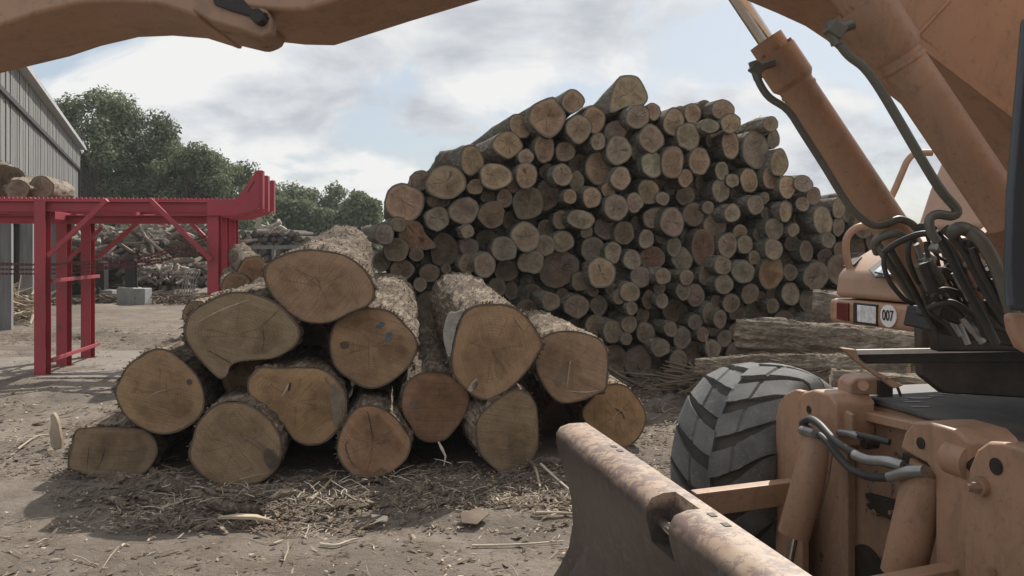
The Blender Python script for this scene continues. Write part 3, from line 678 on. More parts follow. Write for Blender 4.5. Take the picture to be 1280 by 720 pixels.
a = Acc(); a.prism([S(-40,285,31.5), S(24,285,31.5), S(24,368,31.5), S(-40,368,31.5)], (0,.1,0)); mesh_obj('back_wall', a, M_dark, shed)  # painted near-black for the shade inside the shed
a = Acc(); a.prism([S(-40,270,28.8), S(29,275,28.8), S(29,275,28.8)+Vector((0,3,.5)), S(-40,270,28.8)+Vector((0,3,.5))], (0,0,.06)); mesh_obj('roof', a, M_clad, shed)
# ------------------------------------------------------------------ far stacks of wood (countless small pieces)
M_cutfar = mat_plain('far_cut_wood', (.30,.25,.20), .9, 0, .35, 4)
M_pale = mat_plain('peeled_pale_wood', (.30,.265,.225), .85, 0, .25, 5)
M_far = mat_plain('far_bark', (.075,.06,.05), .95, 0, .4, 3)
def stack(nm, label, px0, px1, ytop, ybot, D, r, mat, lenm=2.2, cut=None, jit=.35, dens=1.0):
    a = Acc(); rs = random.Random(int(px0*7+D)); x0 = (px0-640)/FP*D; x1 = (px1-640)/FP*D
    z = r; row = 0; c = Acc()
    while True:
        x = x0+(row % 2)*r
        any_ = False
        while x < x1:
            px = 640+x/D*FP; zt = CH-(ytop(px)-HY)/FP*D
            if z+r < zt:
                any_ = True; rr = r*rs.uniform(.65, 1.12); d = D+rs.uniform(-jit, jit)+.15*z; dx = rs.uniform(-.12, .12)
                p = Vector((x+rs.uniform(-.3, .3)*r, d, z+rs.uniform(-.3, .3)*r)); a.tube([p+Vector((0,.005,0)), p+Vector((dx,lenm,rs.uniform(-.06, .06)))], rr, 7)
                if rs.random() < .85:
                    ang = [2*math.pi*k/8 for k in range(8)]; c.add([p+Vector((math.cos(t)*rr*.86, -.004, math.sin(t)*rr*.86)) for t in ang]+[p+Vector((math.cos(t)*rr*.86, .03, math.sin(t)*rr*.86)) for t in ang], [tuple(range(8))]+[(k, k+8, (k+1)%8+8, (k+1)%8) for k in range(8)])
            x += 2*r
        z += r*1.75; row += 1
        if not any_ or row > 60: break
    o = mesh_obj(nm, a, mat); tag(o, label, 'log stack', kind='stuff')
    q = mesh_obj('cut_ends', c, cut or M_cutfar, o)
    return o
stack('far_log_stack', 'far stack of dark small logs behind the red deck', 195, 400, lambda x: 283+4*math.sin(x*.07)+max(0, (x-370)*.35), 350, 36, .155, M_far, cut=mat_plain('far_cut_dark', (.13,.105,.085), .95, 0, .4, 3))
stack('far_round_stack', 'brownish stack of round logs below the pale split wood', 150, 300, lambda x: 322+5*math.sin(x*.09)+max(0, (x-225)*.55), 375, 29.5, .11, M_far, cut=mat_plain('far_cut_mid', (.28,.22,.17), .95, 0, .4, 3))
stack('left_log_stack', 'stack of logs in the open bay of the barn, left of the pale split wood', 28, 135, lambda x: 300-.05*(x-28), 366, 31, .15, M_far)
M_cutfar2 = mat_plain('slab_wood', (.19,.15,.115), .95, 0, .4, 3)
def heap(nm, label, regions, mat, n, lr, wr, seed, D=30, cat='wood heap', kind='stuff', flat=.35, parent=None):
    a = Acc(); rs = random.Random(seed)
    for k in range(n):
        x0, x1, yt, yb, Da, Db = rs.choices(regions, [(q[1]-q[0])*(q[3]-q[2]) for q in regions])[0]
        px = rs.uniform(x0, x1); py = rs.uniform(yt, yb); Dd = rs.uniform(Da, Db); p = P(px, py, Dd)
        if p.z < .02: p.z = .02+rs.random()*.03
        d = Vector((rs.uniform(-1, 1), rs.uniform(-1, 1), rs.uniform(-flat, flat))).normalized(); l = rs.uniform(*lr); w_ = rs.uniform(*wr)
        a.tube([p, p+d*l*.5+Vector((0,0,rs.uniform(-.02, .02))), p+d*l], [w_, w_*rs.uniform(.8, 1.1), w_*.7], 6, True, False)
    return tag(mesh_obj(nm, a, mat, parent), label, cat, kind=kind)
heap('split_wood_heap', 'pale peeled split wood thrown on top of the far stacks', [(120,175,285,300,31,33), (165,190,282,300,31,33), (225,262,276,292,32,34), (170,210,296,306,31,32), (320,350,283,289,34,35), (60,125,300,312,30,31), (28,60,287,292,30,31)], M_pale, 230, (.35, 1.0), (.05, .12), 4, flat=.4)
heap('brown_wood_heap', 'brown tangled slab wood under the pale pieces', [(110,200,298,335,30.6,32.5), (200,285,290,322,32,34), (160,250,330,345,30,31)], M_cutfar2, 260, (.5, 1.8), (.04, .12), 14)
heap('offcut_heap', 'sunlit offcuts piled on the dark round logs', [(165,235,332,350,28.5,29.5), (120,150,318,330,30,30.5)], M_pale, 150, (.15, .5), (.03, .08), 15)
# concrete blocks, post, bent racks, rail
cb = thing('concrete_block', G(165, 381), 'pale concrete block with dark steel post, under the red deck in the distance', 'block')
a = Acc(); g = G(156, 382); a.box((g.x, g.y+.3, .26), .5, .6, .52); g2 = G(173, 382); a.box((g2.x, g2.y+.28, .25), .36, .5, .5)
mesh_obj('block', a, mat_plain('block_concrete', (.27,.27,.265), .9, 0, .2, 4), cb, .02)
a = Acc(); a.box((g.x+.05, g.y+.3, 1.0), .28, .2, .94); a.box((g2.x-.18, g.y+.3, .9), .05, .05, .8); mesh_obj('post', a, M_dark, cb)
cb2 = thing('concrete_block', G(128, 379), 'smaller concrete block in front of barn bays, left of the paler block', 'block')
a = Acc(); g = G(132, 379); a.box((g.x, g.y+.2, .2), .4, .4, .4); mesh_obj('block', a, bpy.data.materials['block_concrete'], cb2, .02)
a = Acc(); g = G(122, 379); a.box((g.x, g.y+.2, .6), .35, .3, 1.2); mesh_obj('post', a, M_dark, cb2, .01)
a = Acc()
for k in range(6):
    x = 229+k*3.2; a.tube([P(x, 376, 26), P(x-1.5, 362, 26), P(x, 350, 26), P(x+5, 341, 26)], .018, 6)
a.tube([P(228, 368, 26), P(248, 370, 26)], .016, 6); a.tube([P(228, 355, 26), P(247, 357, 26)], .016, 6)
tag(mesh_obj('bent_metal_rack', a, M_steel), 'bent grey metal rack standing before the far log stack', 'rack')
a = Acc(); a.bar(P(296,309,24), P(385,309,24), .05, .10); 
for x in (300, 342, 384): a.bar(P(x,309,24)-Vector((0,0,.03)), Vector((P(x,309,24).x, 24, 0)), .08, .08, Vector((0,1,0)))
tag(mesh_obj('guard_rail', a, mat_plain('rail_grey', (.16,.16,.15), .6)), 'long low grey rail before the dark far stack', 'rail')
# ------------------------------------------------------------------ trees
def mat_leaf():
    m, t, b = newmat('foliage')
    at = N(t, 'ShaderNodeAttribute', attribute_name='tone')
    rp = ramp(t, at.outputs['Fac'], [(0, (.085,.11,.06)), (.5, (.145,.18,.098)), (1, (.23,.265,.155))])
    oi = N(t, 'ShaderNodeObjectInfo'); col = mix(t, 1.0, rp.outputs[0], math_(t, 'MULTIPLY_ADD', oi.outputs['Random'], .3, .85), 'MULTIPLY')
    L(t, col, b.inputs['Base Color']); b.inputs['Roughness'].default_value = .6; b.inputs['Specular IOR Level'].default_value = .25
    tr = N(t, 'ShaderNodeBsdfTranslucent'); L(t, col, tr.inputs[0]); ms = N(t, 'ShaderNodeMixShader', i_0=.35)
    L(t, b.outputs[0], ms.inputs[1]); L(t, tr.outputs[0], ms.inputs[2]); L(t, ms.outputs[0], t.nodes['Material Output'].inputs[0])
    return m
M_leaf = mat_leaf(); M_trunk = mat_plain('tree_bark', (.09,.075,.06), .95)
def tree(label, px, ytop, hw, D, seed, nleaf=14000, leaf=.20, bottom=0.05):
    rs = random.Random(seed); X = (px-640)/FP*D; H_ = CH-(ytop-HY)/FP*D; W_ = hw/FP*D
    root = thing('leafy_tree', Vector((X, D, 0)), label, 'tree', 'leafy trees behind the yard')
    a = Acc(); limbs = []
    tr = [Vector((X, D, -.1)), Vector((X+.1, D, H_*.25)), Vector((X-.1, D+.1, H_*.5)), Vector((X, D, H_*.8))]
    a.tube(tr, [W_*.09, W_*.07, W_*.05, W_*.015], 9)
    lobes = []
    nl = 64
    for k in range(nl):
        u = rs.random(); an = rs.uniform(0, 6.283); z = H_*(bottom+(1-bottom)*(u**.8)*.96)
        t = (z/H_-bottom)/(1-bottom)
        prof = (math.sin(math.pi*min(1, .22+.76*t))**.5) if t < 1 else 0
        rr = W_*prof*rs.uniform(.55, .95)
        c = Vector((X+math.cos(an)*rr, D+math.sin(an)*rr*.9, z-W_*.12)); lr = W_*rs.uniform(.17, .34)
        if c.z+lr*.8 > H_: c.z = H_-lr*.8
        lobes.append((c, lr))
        b0 = tr[1].lerp(tr[3], rs.random()*.7); a.tube([b0, b0.lerp(c, .5)+Vector((0,0,.15)), c], [W_*.02, W_*.013, W_*.005], 5)
    mesh_obj('trunk', a, M_trunk, root)
    v = []; f = []; tone = []
    tot = sum(l[1]**2 for l in lobes)
    for c, lr in lobes:
        tl = rs.uniform(.2, .8)
        for k in range(int(nleaf*lr*lr/tot)):
            d = Vector((rs.gauss(0,1), rs.gauss(0,1), rs.gauss(0,1))).normalized(); q = rs.random()**.35
            nn = 1+.35*fr((c.x+d.x*2, c.y+d.y*2, c.z+d.z*2), 2)
            p = c+Vector((d.x, d.y, d.z*.8))*lr*q*nn*rs.choice((1, 1, 1, 1.12))
            n_ = (d+Vector((rs.gauss(0,.6), rs.gauss(0,.6), rs.gauss(0,.6)+.3))).normalized()
            s1 = n_.orthogonal().normalized(); s1 = Matrix.Rotation(rs.uniform(0, 6.28), 3, n_) @ s1; s2 = n_.cross(s1); L_ = leaf*rs.uniform(.5, 1.2)
            o = len(v); v += [p-s1*L_*.5, p+s2*L_*.32+n_*.02, p+s1*L_*.5, p-s2*L_*.32+n_*.02]; f.append((o, o+1, o+2, o+3))
            tn = min(1, max(0, tl+rs.uniform(-.3, .3))); tone += [tn]*4
    ac = Acc(); ac.add(v, f); o = mesh_obj('crown', ac, M_leaf, root)
    at = o.data.attributes.new('tone', 'FLOAT', 'POINT'); at.data.foreach_set('value', tone)
    return root
tree('tallest dark leafy tree just right of the grey barn', 118, 106, 74, 46, 1, 26000)
tree('broad leafy tree sloping down right of the tallest one', 180, 134, 70, 47, 2, 24000)
tree('middle-height leafy tree above the red beam', 232, 172, 64, 46, 3, 20000)
tree('lighter green tree behind the red triangular stops', 284, 196, 50, 48, 4, 14000)
tree('low bushy tree between the red stops and the twin-crowned tree', 352, 228, 50, 62, 5, 12000, .26)
tree('rounded tree left of where the front stack hides the trees', 404, 226, 46, 64, 6, 12000, .26)
tree('lowest tree half hidden by the tall pile', 448, 254, 36, 64, 7, 8000, .26)
tree('mid-height leafy tree filling the gap between the two tallest ones', 148, 122, 52, 49, 18, 14000)
tree('small bushy tree directly behind the red deck centre', 205, 158, 50, 48, 19, 13000)
tree('low light-green tree beside the red triangular stops', 258, 186, 46, 49, 20, 12000)
tree('narrow tree just behind the tips of the red triangular stops', 318, 214, 42, 56, 21, 11000, .24)
tree('low leafy tree half hidden by the barn corner', 68, 190, 50, 52, 8, 12000, .22)
heap_ = Acc(); rs = random.Random(31); v = []; f = []; tone = []
for k in range(42000):
    x = rs.uniform(-36, -8); zt = 4.6+1.3*fr((x*.3, 0, 2), 3); z = rs.random()**.6*zt; y = 52+rs.uniform(-1, 1)
    n_ = Vector((rs.gauss(0,1), rs.gauss(0,1)-.8, rs.gauss(0,1)+.5)).normalized(); s1 = n_.orthogonal().normalized(); s2 = n_.cross(s1); L_ = .28
    o = len(v); p = Vector((x, y, z)); v += [p-s1*L_*.5, p+s2*L_*.35, p+s1*L_*.5, p-s2*L_*.35]; f.append((o, o+1, o+2, o+3)); tone += [rs.random()*.8]*4
heap_.add(v, f); o = mesh_obj('undergrowth', heap_, M_leaf); at = o.data.attributes.new('tone', 'FLOAT', 'POINT'); at.data.foreach_set('value', tone)
tag(o, 'mass of low green bushes under the distant trees', 'bushes', kind='stuff')
# ------------------------------------------------------------------ the wheeled excavator
ex = thing('wheeled_excavator', Vector((2.6, 3.0, 0)), 'worn orange wheeled excavator with dozer blade, marked 007, its boom arching overhead', 'excavator')
ll = Vector((.21, -.978, 0)).normalized(); rr_ = Vector((.978, .21, 0)).normalized(); Z = Vector((0,0,1))
B0 = Vector((.37, 4.25, 0))               # far end of the blade, top back edge
def U(s, r, z): return B0+ll*s+rr_*r+Z*z
CP = U(.49, .96, 0)                       # front plane of the chassis
def C(px, py, off=0.0): return onplane(px, py, CP+rr_*off, rr_)
def plate(nm, pts, off, depth, mat, bevel=.012, parent=None, par=ex):
    a = Acc(); a.prism([C(x, y, off) for x, y in pts], rr_*depth); return mesh_obj(nm, a, mat, par, bevel, 3)
def drum(nm, p, q, r, mat, par=ex, n=28, bevel=.004, rings=None):
    a = Acc(); a.tube([p, q], r, n); return mesh_obj(nm, a, mat, par, bevel)
# blade: profile in (r, z)
prof = [(.0,.83),(-.045,.831),(-.09,.83),(-.135,.815),(-.155,.785),(-.155,.74),(-.135,.66),(-.10,.55),(-.075,.44),(-.07,.33),(-.09,.22),(-.135,.13),(-.17,.08),(-.14,.07),(-.06,.16),(-.035,.30),(-.04,.44),(-.065,.56),(-.075,.72),(-.06,.775),(0,.78)]
a = Acc(); sgn = [i*2.45/24 for i in range(25)]; nP = len(prof)
v = [U(s, r, z) for s in sgn for r, z in prof]; f = []
rb_ = random.Random(2)
# the worn cut-out in the top edge at s ~ 1.05..1.35
for i in range(24):
    for k in range(nP):
        if i in (12, 13) and k in (1, 2, 3, 4, 5): continue
        f.append((i*nP+k, i*nP+(k+1) % nP, (i+1)*nP+(k+1) % nP, (i+1)*nP+k))
f.append(tuple(range(nP))[::-1]); f.append(tuple(24*nP+k for k in range(nP)))
xv = len(v); v += [U(sgn[12], -.05, .66), U(sgn[14], -.05, .66)]
f.append(tuple(12*nP+k for k in (1,2,3,4,5,6))+(xv,)); f.append((xv+1,)+tuple(14*nP+k for k in (6,5,4,3,2,1)))
f.append((12*nP+1, xv, xv+1, 14*nP+1)); f.append((xv, 12*nP+6, 13*nP+6, 14*nP+6, xv+1))
a.add(v, f, False)
bl = mesh_obj('dozer_blade', a, M_blade, ex)
for p in bl.data.polygons: p.use_smooth = True
bl.data.set_sharp_from_angle(angle=R(38))
def blade_mat():
    m, t, b = newmat('blade_paint')
    g = N(t, 'ShaderNodeNewGeometry'); v = mapc(t)
    sp = N(t, 'ShaderNodeSeparateXYZ'); L(t, v, sp.inputs[0])
    a = nz(t, v, 5, 7, .7, .4); c = nz(t, mapc(t, (1, 1, 1), rot=(0, 0, .4)), 22, 6, .75, .6); d = nz(t, v, 2.0, 4)
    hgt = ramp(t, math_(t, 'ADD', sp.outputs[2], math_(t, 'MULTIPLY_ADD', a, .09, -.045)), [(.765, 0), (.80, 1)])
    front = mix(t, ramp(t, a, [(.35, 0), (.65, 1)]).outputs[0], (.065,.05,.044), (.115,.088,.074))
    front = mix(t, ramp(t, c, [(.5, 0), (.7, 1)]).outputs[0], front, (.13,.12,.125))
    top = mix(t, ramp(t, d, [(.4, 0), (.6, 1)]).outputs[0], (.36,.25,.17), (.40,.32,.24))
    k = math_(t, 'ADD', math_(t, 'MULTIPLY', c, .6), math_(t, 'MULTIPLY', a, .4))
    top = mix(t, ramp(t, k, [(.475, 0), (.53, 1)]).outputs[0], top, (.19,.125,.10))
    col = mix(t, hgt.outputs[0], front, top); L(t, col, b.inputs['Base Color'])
    L(t, ramp(t, a, [(0, .35), (1, .6)]).outputs[0], b.inputs['Roughness']); L(t, ramp(t, hgt.outputs[0], [(0, .35), (1, 0)]).outputs[0], b.inputs['Metallic'])
    bump(t, b, k, .4, .006); return m
bl.data.materials[0] = blade_mat()
for s in (.52, .60, 1.50, 1.60):
    a = Acc(); c = U(s, -.035, .8315); a.box(c, .035, .022, .004, Matrix((ll, rr_, Z)).transposed()); mesh_obj('bolt_slot', a, M_dark, bl)
a = Acc(); a.tube([U(1.10, -.10, .735), U(1.45, -.10, .72)], .02, 14); mesh_obj('hinge_rod', a, M_chrome, bl)
for s in (.45, 2.0):                      # ribs at the back of the blade
    a = Acc(); a.prism([U(s,-.06,.74), U(s,.10,.62), U(s,.12,.30), U(s,-.03,.2)], ll*.03); mesh_obj('rib', a, M_orangeW, bl, .004)
# chassis
a = Acc()
a.prism([U(.50,1.03,1.03), U(1.95,1.03,1.03), U(1.95,4.9,1.03), U(.50,4.9,1.03)], (0,0,-.55)); mesh_obj('chassis', a, M_orangeW, ex, .015)
a = Acc(); a.prism([U(.52,1.02,1.034), U(1.93,1.02,1.034), U(1.93,4.8,1.034), U(.52,4.8,1.034)], (0,0,.02)); dk = mesh_obj('deck_plate', a, M_deck, ex, .006)
rs = random.Random(9)
M_scr = mat_plain('bare_scrape', (.35,.34,.32), .5)
for k in range(16):                        # bare scrapes on the deck
    a = Acc(); t = k/15; c = onplane(1130+t*125, 500-8*math.sin(t*2.2)+rs.uniform(-2, 2), Vector((0,0,1.0562)), Z); a.box(c, rs.uniform(.02,.07), rs.uniform(.006,.014), .0012, Matrix.Rotation(rs.uniform(-.2,.2),3,'Z')); mesh_obj('scrape', a, M_scr, dk)
for x, y in ((1140,502),(1155,497),(1150,508)): a = Acc(); a.box(onplane(x, y, Vector((0,0,1.0562)), Z), .07, .014, .0012); mesh_obj('scrape', a, M_scr, dk)
a = Acc(); a.prism([C(985,493,-.02), C(1290,562,-.02), C(1290,576,-.02), C(985,504,-.02)], rr_*.10); mesh_obj('top_rail', a, M_orange, ex, .006)
# front wall of the chassis
plate('front_plate', [(1000,500),(1290,566),(1290,800),(1000,800)], .03, .03, M_orangeW, .004)
plate('left_cheek', [(970,520),(973,505),(981,493),(994,487),(1002,489),(1003,620),(1003,760),(969,760),(969,610)], -.07, .035, M_orange, .006)
a = Acc()
bk = plate('left_bracket', [(996,500),(1003,490),(1016,487),(1036,492),(1044,504),(1045,560),(1020,548),(1000,545),(994,530)], -.16, .19, M_orange, .014)
a = Acc(); p = C(1011, 512, -.1625); a.tube([p, p-rr_*.002], .017, 18); mesh_obj('bolt_hole', a, M_dark, bk)
plate('left_upright', [(1048,500),(1060,503),(1060,800),(1048,800)], -.01, .04, M_orangeW, .006)
plate('mount_pad', [(1048,520),(1056,513),(1064,518),(1064,548),(1048,545)], -.125, .02, M_orange, .006)
rbk = plate('right_bracket', [(1124,560),(1130,540),(1142,527),(1160,527),(1196,538),(1210,552),(1212,800),(1168,800),(1168,598),(1158,580),(1132,566)], -.17, .20, M_orange, .014)
a = Acc(); p = C(1151, 554, -.1725); a.tube([p, p-rr_*.002], .021, 18); mesh_obj('bolt_hole', a, M_dark, rbk)
a = Acc(); a.prism([C(x, y, -.12) for x, y in ((1128,566),(1160,580),(1168,600),(1125,600))], rr_*.1); mesh_obj('recess', a, M_dark, rbk)  # dark fill painted as shade below the bracket
ck = plate('right_cheek', [(1204,760),(1204,640),(1210,585),(1220,562),(1234,552),(1252,553),(1320,575),(1320,780)], -.22, .04, M_orange, .014)
a = Acc(); p = C(1245, 583, -.2225); a.tube([p, p-rr_*.002], .026, 22); mesh_obj('bolt_hole', a, M_dark, ck)
a = Acc(); p = C(1229, 608, -.22); a.tube([p, p-rr_*.02], .030, 24); a.tube([p-rr_*.02, p-rr_*.045], .019, 6); a.tube([p-rr_*.045, p-rr_*.06], .012, 16); mesh_obj('bolt', a, M_orangeW, ck, .002)
a = Acc(); p = C(1240, 716, -.22); a.tube([p, p-rr_*.03], .024, 6); mesh_obj('bolt', a, M_orangeW, ck, .002)
a = Acc(); p = C(1204, 575, -.14); a.tube([p-ll*.05, p+ll*.05], .06, 24); mesh_obj('pin_boss', a, M_orange, rbk, .006)
a = Acc(); p = C(1205, 577, -.14); a.tube([p-ll*.07, p+ll*.09], .03, 20); mesh_obj('pin', a, M_dark, rbk, .004)
# dark disc painted as the shade of an opening low in the front wall
a = Acc(); p = C(1085, 722, .028); a.tube([p, p-rr_*.004], .135, 36); mesh_obj('axle_opening', a, M_dark, ex)
a = Acc(); p = C(1061, 652, .03); a.tube([p, p-rr_*.012], .03, 20); mesh_obj('plug', a, M_orangeW, ex, .002)
for x, y, r in ((1092,627,.022),(1100,640,.012),(1124,640,.014)):
    a = Acc(); p = C(x, y, .03); a.tube([p, p-rr_*.03], r*1.3, 20); a.tube([p-rr_*.03, p-rr_*.045], r*.7, 6); mesh_obj('bolt', a, M_orangeW, ex, .002)
plate('valve_plate', [(1080,616),(1140,632),(1140,652),(1120,654),(1084,636)], .0, .03, M_dark, .005)
# arms to the blade
a = Acc(); p0 = U(.36,-.02,.60); 
a.prism([onplane(862, 612, U(.42,0,0), ll), onplane(986, 597, U(.42,0,0), ll), onplane(986, 625, U(.42,0,0), ll), onplane(880, 640, U(.42,0,0), ll)], ll*.07); mesh_obj('blade_arm', a, M_orange, ex, .006)
a = Acc(); a.prism([onplane(1040, 728, U(1.55,0,0), ll), onplane(1240, 690, U(1.55,0,0), ll), onplane(1240, 716, U(1.55,0,0), ll), onplane(1040, 760, U(1.55,0,0), ll)], ll*.07); mesh_obj('blade_arm', a, M_orange, ex, .006)
# blade cylinders
def cyl(p, q, r, rodq, rr2, pipe=None):
    c = Acc(); d = (q-p).normalized(); c.tube([p-d*.03, p], r*.8, 26); c.tube([p, q], r, 30); o = mesh_obj('blade_cylinder', c, M_orange, ex, .006)
    c = Acc(); c.tube([q, rodq], rr2, 20); mesh_obj('piston_rod', c, M_chrome, o)
    return o
cl1 = cyl(C(1026,545,-.17), C(992,668,-.27), .067, C(982,720,-.31), .022)
a = Acc(); a.tube([C(x, y, -.16) for x, y in ((1040,560),(1034,600),(1022,645),(1012,652))], .008, 8); mesh_obj('pipe', a, M_orangeW, cl1)
cl2 = cyl(C(1158,590,-.14), C(1128,718,-.20), .075, C(1118,770,-.24), .022)
# hoses over the blade cylinders
def hose(pts, r, mat=M_black, nm='hose', par=ex, n=12, cnt=36):
    a = Acc(); a.tube(catmull(pts, cnt, False), r, n); return mesh_obj(nm, a, mat, par)
hose([C(x, y, o) for x, y, o in ((1048,541,-.13),(1080,545,-.14),(1112,553,-.1))], .013)
hose([C(x, y, o) for x, y, o in ((1046,540,-.14),(1062,542,-.14),(1075,546,-.14))], .017, M_steel, 'hose_fitting')
hose([C(x, y, o) for x, y, o in ((1003,529,-.20),(1013,524,-.24),(1026,532,-.27),(1045,552,-.28),(1075,570,-.26),(1100,577,-.24),(1145,588,-.2))], .0155)
hose([C(x, y, o) for x, y, o in ((1003,531,-.20),(1016,540,-.23),(1032,550,-.26),(1052,575,-.27),(1070,590,-.26),(1100,597,-.24),(1150,590,-.2))], .0155)
hose([C(x, y, o) for x, y, o in ((1068,568,-.272),(1085,575,-.262),(1110,577,-.25),(1128,582,-.23))], .019, M_steel, 'hose_fitting')
hose([C(x, y, o) for x, y, o in ((1003,538,-.24),(1020,542,-.262))], .020, M_steel, 'hose_fitting')
hose([C(x, y, o) for x, y, o in ((1112,596,-.245),(1135,590,-.235),(1156,589,-.22))], .021, M_steel, 'hose_fitting')
a = Acc(); p = C(1112, 553, -.0); a.tube([p-rr_*.12, p-rr_*.06], .022, 16); mesh_obj('hose_fitting', a, M_dark, ex, .003)
# rotary valve on the deck
vb = Acc(); Dv = 3.6
vb.prism([P(x, y, Dv) for x, y in ((1062,480),(1070,473),(1098,472),(1112,478),(1112,494),(1062,494))], (0,.14,0)); vbo = mesh_obj('valve_block', vb, M_orangeW, ex, .01)
a = Acc(); a.tube([P(1079,482,Dv-.01), P(1079,482,Dv-.04)], .022, 18); mesh_obj('bolt', a, M_orange, vbo, .002)
a = Acc(); a.prism([P(x, y, Dv-.01) for x, y in ((1096,474),(1114,478),(1114,496),(1096,496))], (0,-.02,0)); mesh_obj('grease_cap', a, M_dark, vbo, .004)
hose([P(1104,474,3.55), P(1118,478,3.5), P(1126,495,3.5)], .006, M_black, 'wire', cnt=14)
# ---------------- tyres
def mat_tyre():
    m, t, b = newmat('dusty_rubber'); v = mapc(t); a = nz(t, v, 4, 6, .65); c = nz(t, v, 45, 4, .7)
    col = mix(t, ramp(t, a, [(.35, 0), (.65, 1)]).outputs[0], (.08,.08,.079), (.155,.153,.148)); col = mix(t, ramp(t, c, [(.55, 0), (.7, 1)]).outputs[0], col, (.20,.18,.155))
    L(t, col, b.inputs['Base Color']); b.inputs['Roughness'].default_value = .85; bump(t, b, c, .3, .003); return m
M_tyre = mat_tyre(); M_tyreD = mat_plain('groove_rubber', (.055,.049,.043), .9, 0, .3)
def wheel(ctr, ax_, R_=.53, W_=.50):
    root = bpy.data.objects.new('wheel', None); SC.collection.objects.link(root); root.parent = ex; root.location = ctr-parent_world(ex)
    ax_ = ax_.normalized(); e1 = ax_.cross(Z).normalized(); e2 = Z
    def W3(th, rad, y): return ctr+(e1*math.cos(th)+e2*math.sin(th))*rad+ax_*y
    pr = [(R_*.56,-W_*.36),(R_*.66,-W_*.46),(R_*.82,-W_*.49),(R_*.865,-W_*.47),(R_*.90,-W_*.36),(R_*.948,-W_*.15),(R_*.95,0),(R_*.948,W_*.15),(R_*.90,W_*.36),(R_*.865,W_*.47),(R_*.82,W_*.49),(R_*.66,W_*.46),(R_*.56,W_*.36)]
    a = Acc(); n = 72; m = len(pr)
    a.add([W3(2*math.pi*i/n, r, y) for i in range(n) for r, y in pr], [(i*m+k, ((i+1) % n)*m+k, ((i+1) % n)*m+k+1, i*m+k+1) for i in range(n) for k in range(m-1)], True)
    ty = mesh_obj('tyre', a, M_tyreD, root)
    rt = random.Random(4); a = Acc(); NL = 17                     # directional lugs: two staggered rows of bent blocks
    def rh(y): return R_*(.998-.115*(abs(y)/(W_*.5))**2.6)
    for side in (-1, 1):
        for i in range(NL):
            th0 = 2*math.pi*(i+(.5 if side > 0 else 0))/NL
            path = [(0.00, -.012), (.16, .055), (.34, .15), (.46, .27), (.505, .31)]; wA = [.150, .150, .155, .165, .165]
            if True: path[0] = (-.01, -.03)
            ys_ = [-.01,.04,.09,.14,.19,.205,.215,.23,.28,.33,.38,.43,.47,.5,.52]
            for pth, wdt in (([(yy, -.03+.30*yy+.95*yy*yy) for yy in ys_], [(.118+.045*(yy/.5)**2)*(.93 if .2 < yy < .22 else 1) for yy in ys_]),):
                top = []; bot = []; jit = rt.uniform(-.012, .012); dz = rt.uniform(-.007, .002)
                for (yy, dt), wa in zip(pth, wdt):
                    y = side*yy*W_
                    for sg in (-1, 1):
                        tt = th0+dt+jit+sg*wa*(1+rt.uniform(-.045, .045))
                        top.append(W3(tt, rh(y)+dz-(.010 if .2 < yy < .22 else 0)-(0 if yy < .49 else .03*R_ if yy < .51 else .09*R_), y)); bot.append(W3(tt, min(R_*.925, rh(y)-.035) if yy < .5 else R_*.80, y*.985))
                vv = top+bot; k = len(top); ff = []
                for q in range(len(pth)-1):
                    a0, a1, b0_, b1_ = 2*q, 2*q+1, 2*q+2, 2*q+3
                    ff += [(a0, a1, b1_, b0_), (a0, b0_, b0_+k, a0+k), (a1, a1+k, b1_+k, b1_)]
                ff += [(0, k, k+1, 1), (2*len(pth)-2, 2*len(pth)-1, 2*len(pth)-1+k, 2*len(pth)-2+k)]
                if side < 0: ff = [q[::-1] for q in ff]
                a.add(vv, ff)
    ac = mesh_obj('tread', a, M_tyre, root, .007, 2)
    a = Acc(); pr2 = [(R_*.57,-W_*.34),(R_*.54,-W_*.30),(R_*.50,-W_*.1),(R_*.22,-W_*.05),(R_*.20,-W_*.3),(.0,-W_*.3)]
    for sgn_ in (1, -1):
        m2 = len(pr2); a.add([W3(2*math.pi*i/36, max(r, .001), y*sgn_) for i in range(36) for r, y in pr2], [(i*m2+k, ((i+1) % 36)*m2+k, ((i+1) % 36)*m2+k+1, i*m2+k+1) for i in range(36) for k in range(m2-1)], True)
    mesh_obj('rim', a, M_orangeW, root)
    return root
wheel(Vector((1.37, 4.66, .53)), Vector((.70, -.71, 0)), .545, .57)
wheel(U(2.28, 1.2, .55), Vector((.60, -.80, 0)), .55, .46)
wheel(U(.18, 4.0, .55), ll, .55, .46)
a = Acc(); a.tube([U(.2,1.1,.55), U(2.2,1.1,.55)], .09, 16); mesh_obj('axle', a, M_dark, ex)
# ---------------- boom and arm (box sections 0.35 m wide)
DN, DF = 2.0, 2.35; kk = DN/DF
def far2near(x, y): return (640+(x-640)/kk, 310-(310-y)/kk)
def sect(nm, bottom, top, mat=M_orange, dn=DN, df=DF, bevel=.012):
    poly = [P(x, y, dn) for x, y in bottom]+[P(x, y, dn) for x, y in top]
    a = Acc(); a.prism(poly, (0, df-dn, 0)); return mesh_obj(nm, a, mat, ex, bevel)
low = [far2near(x, y) for x, y in ((419,58),(510,29),(606,0),(690,-22),(770,-32),(850,-22),(927,0),(970,18),(1005,34),(1032,52),(1055,72),(1076,90),(1096,109))]
low = [(338,13)]+low+[(1265,145),(1330,195),(1400,260),(1470,330)]
boom = sect('boom', low, [(1640,330),(1600,120),(1480,-60),(1300,-260),(1100,-420),(900,-470),(700,-440),(450,-330),(260,-190),(250,-60),(275,6)], M_orange)
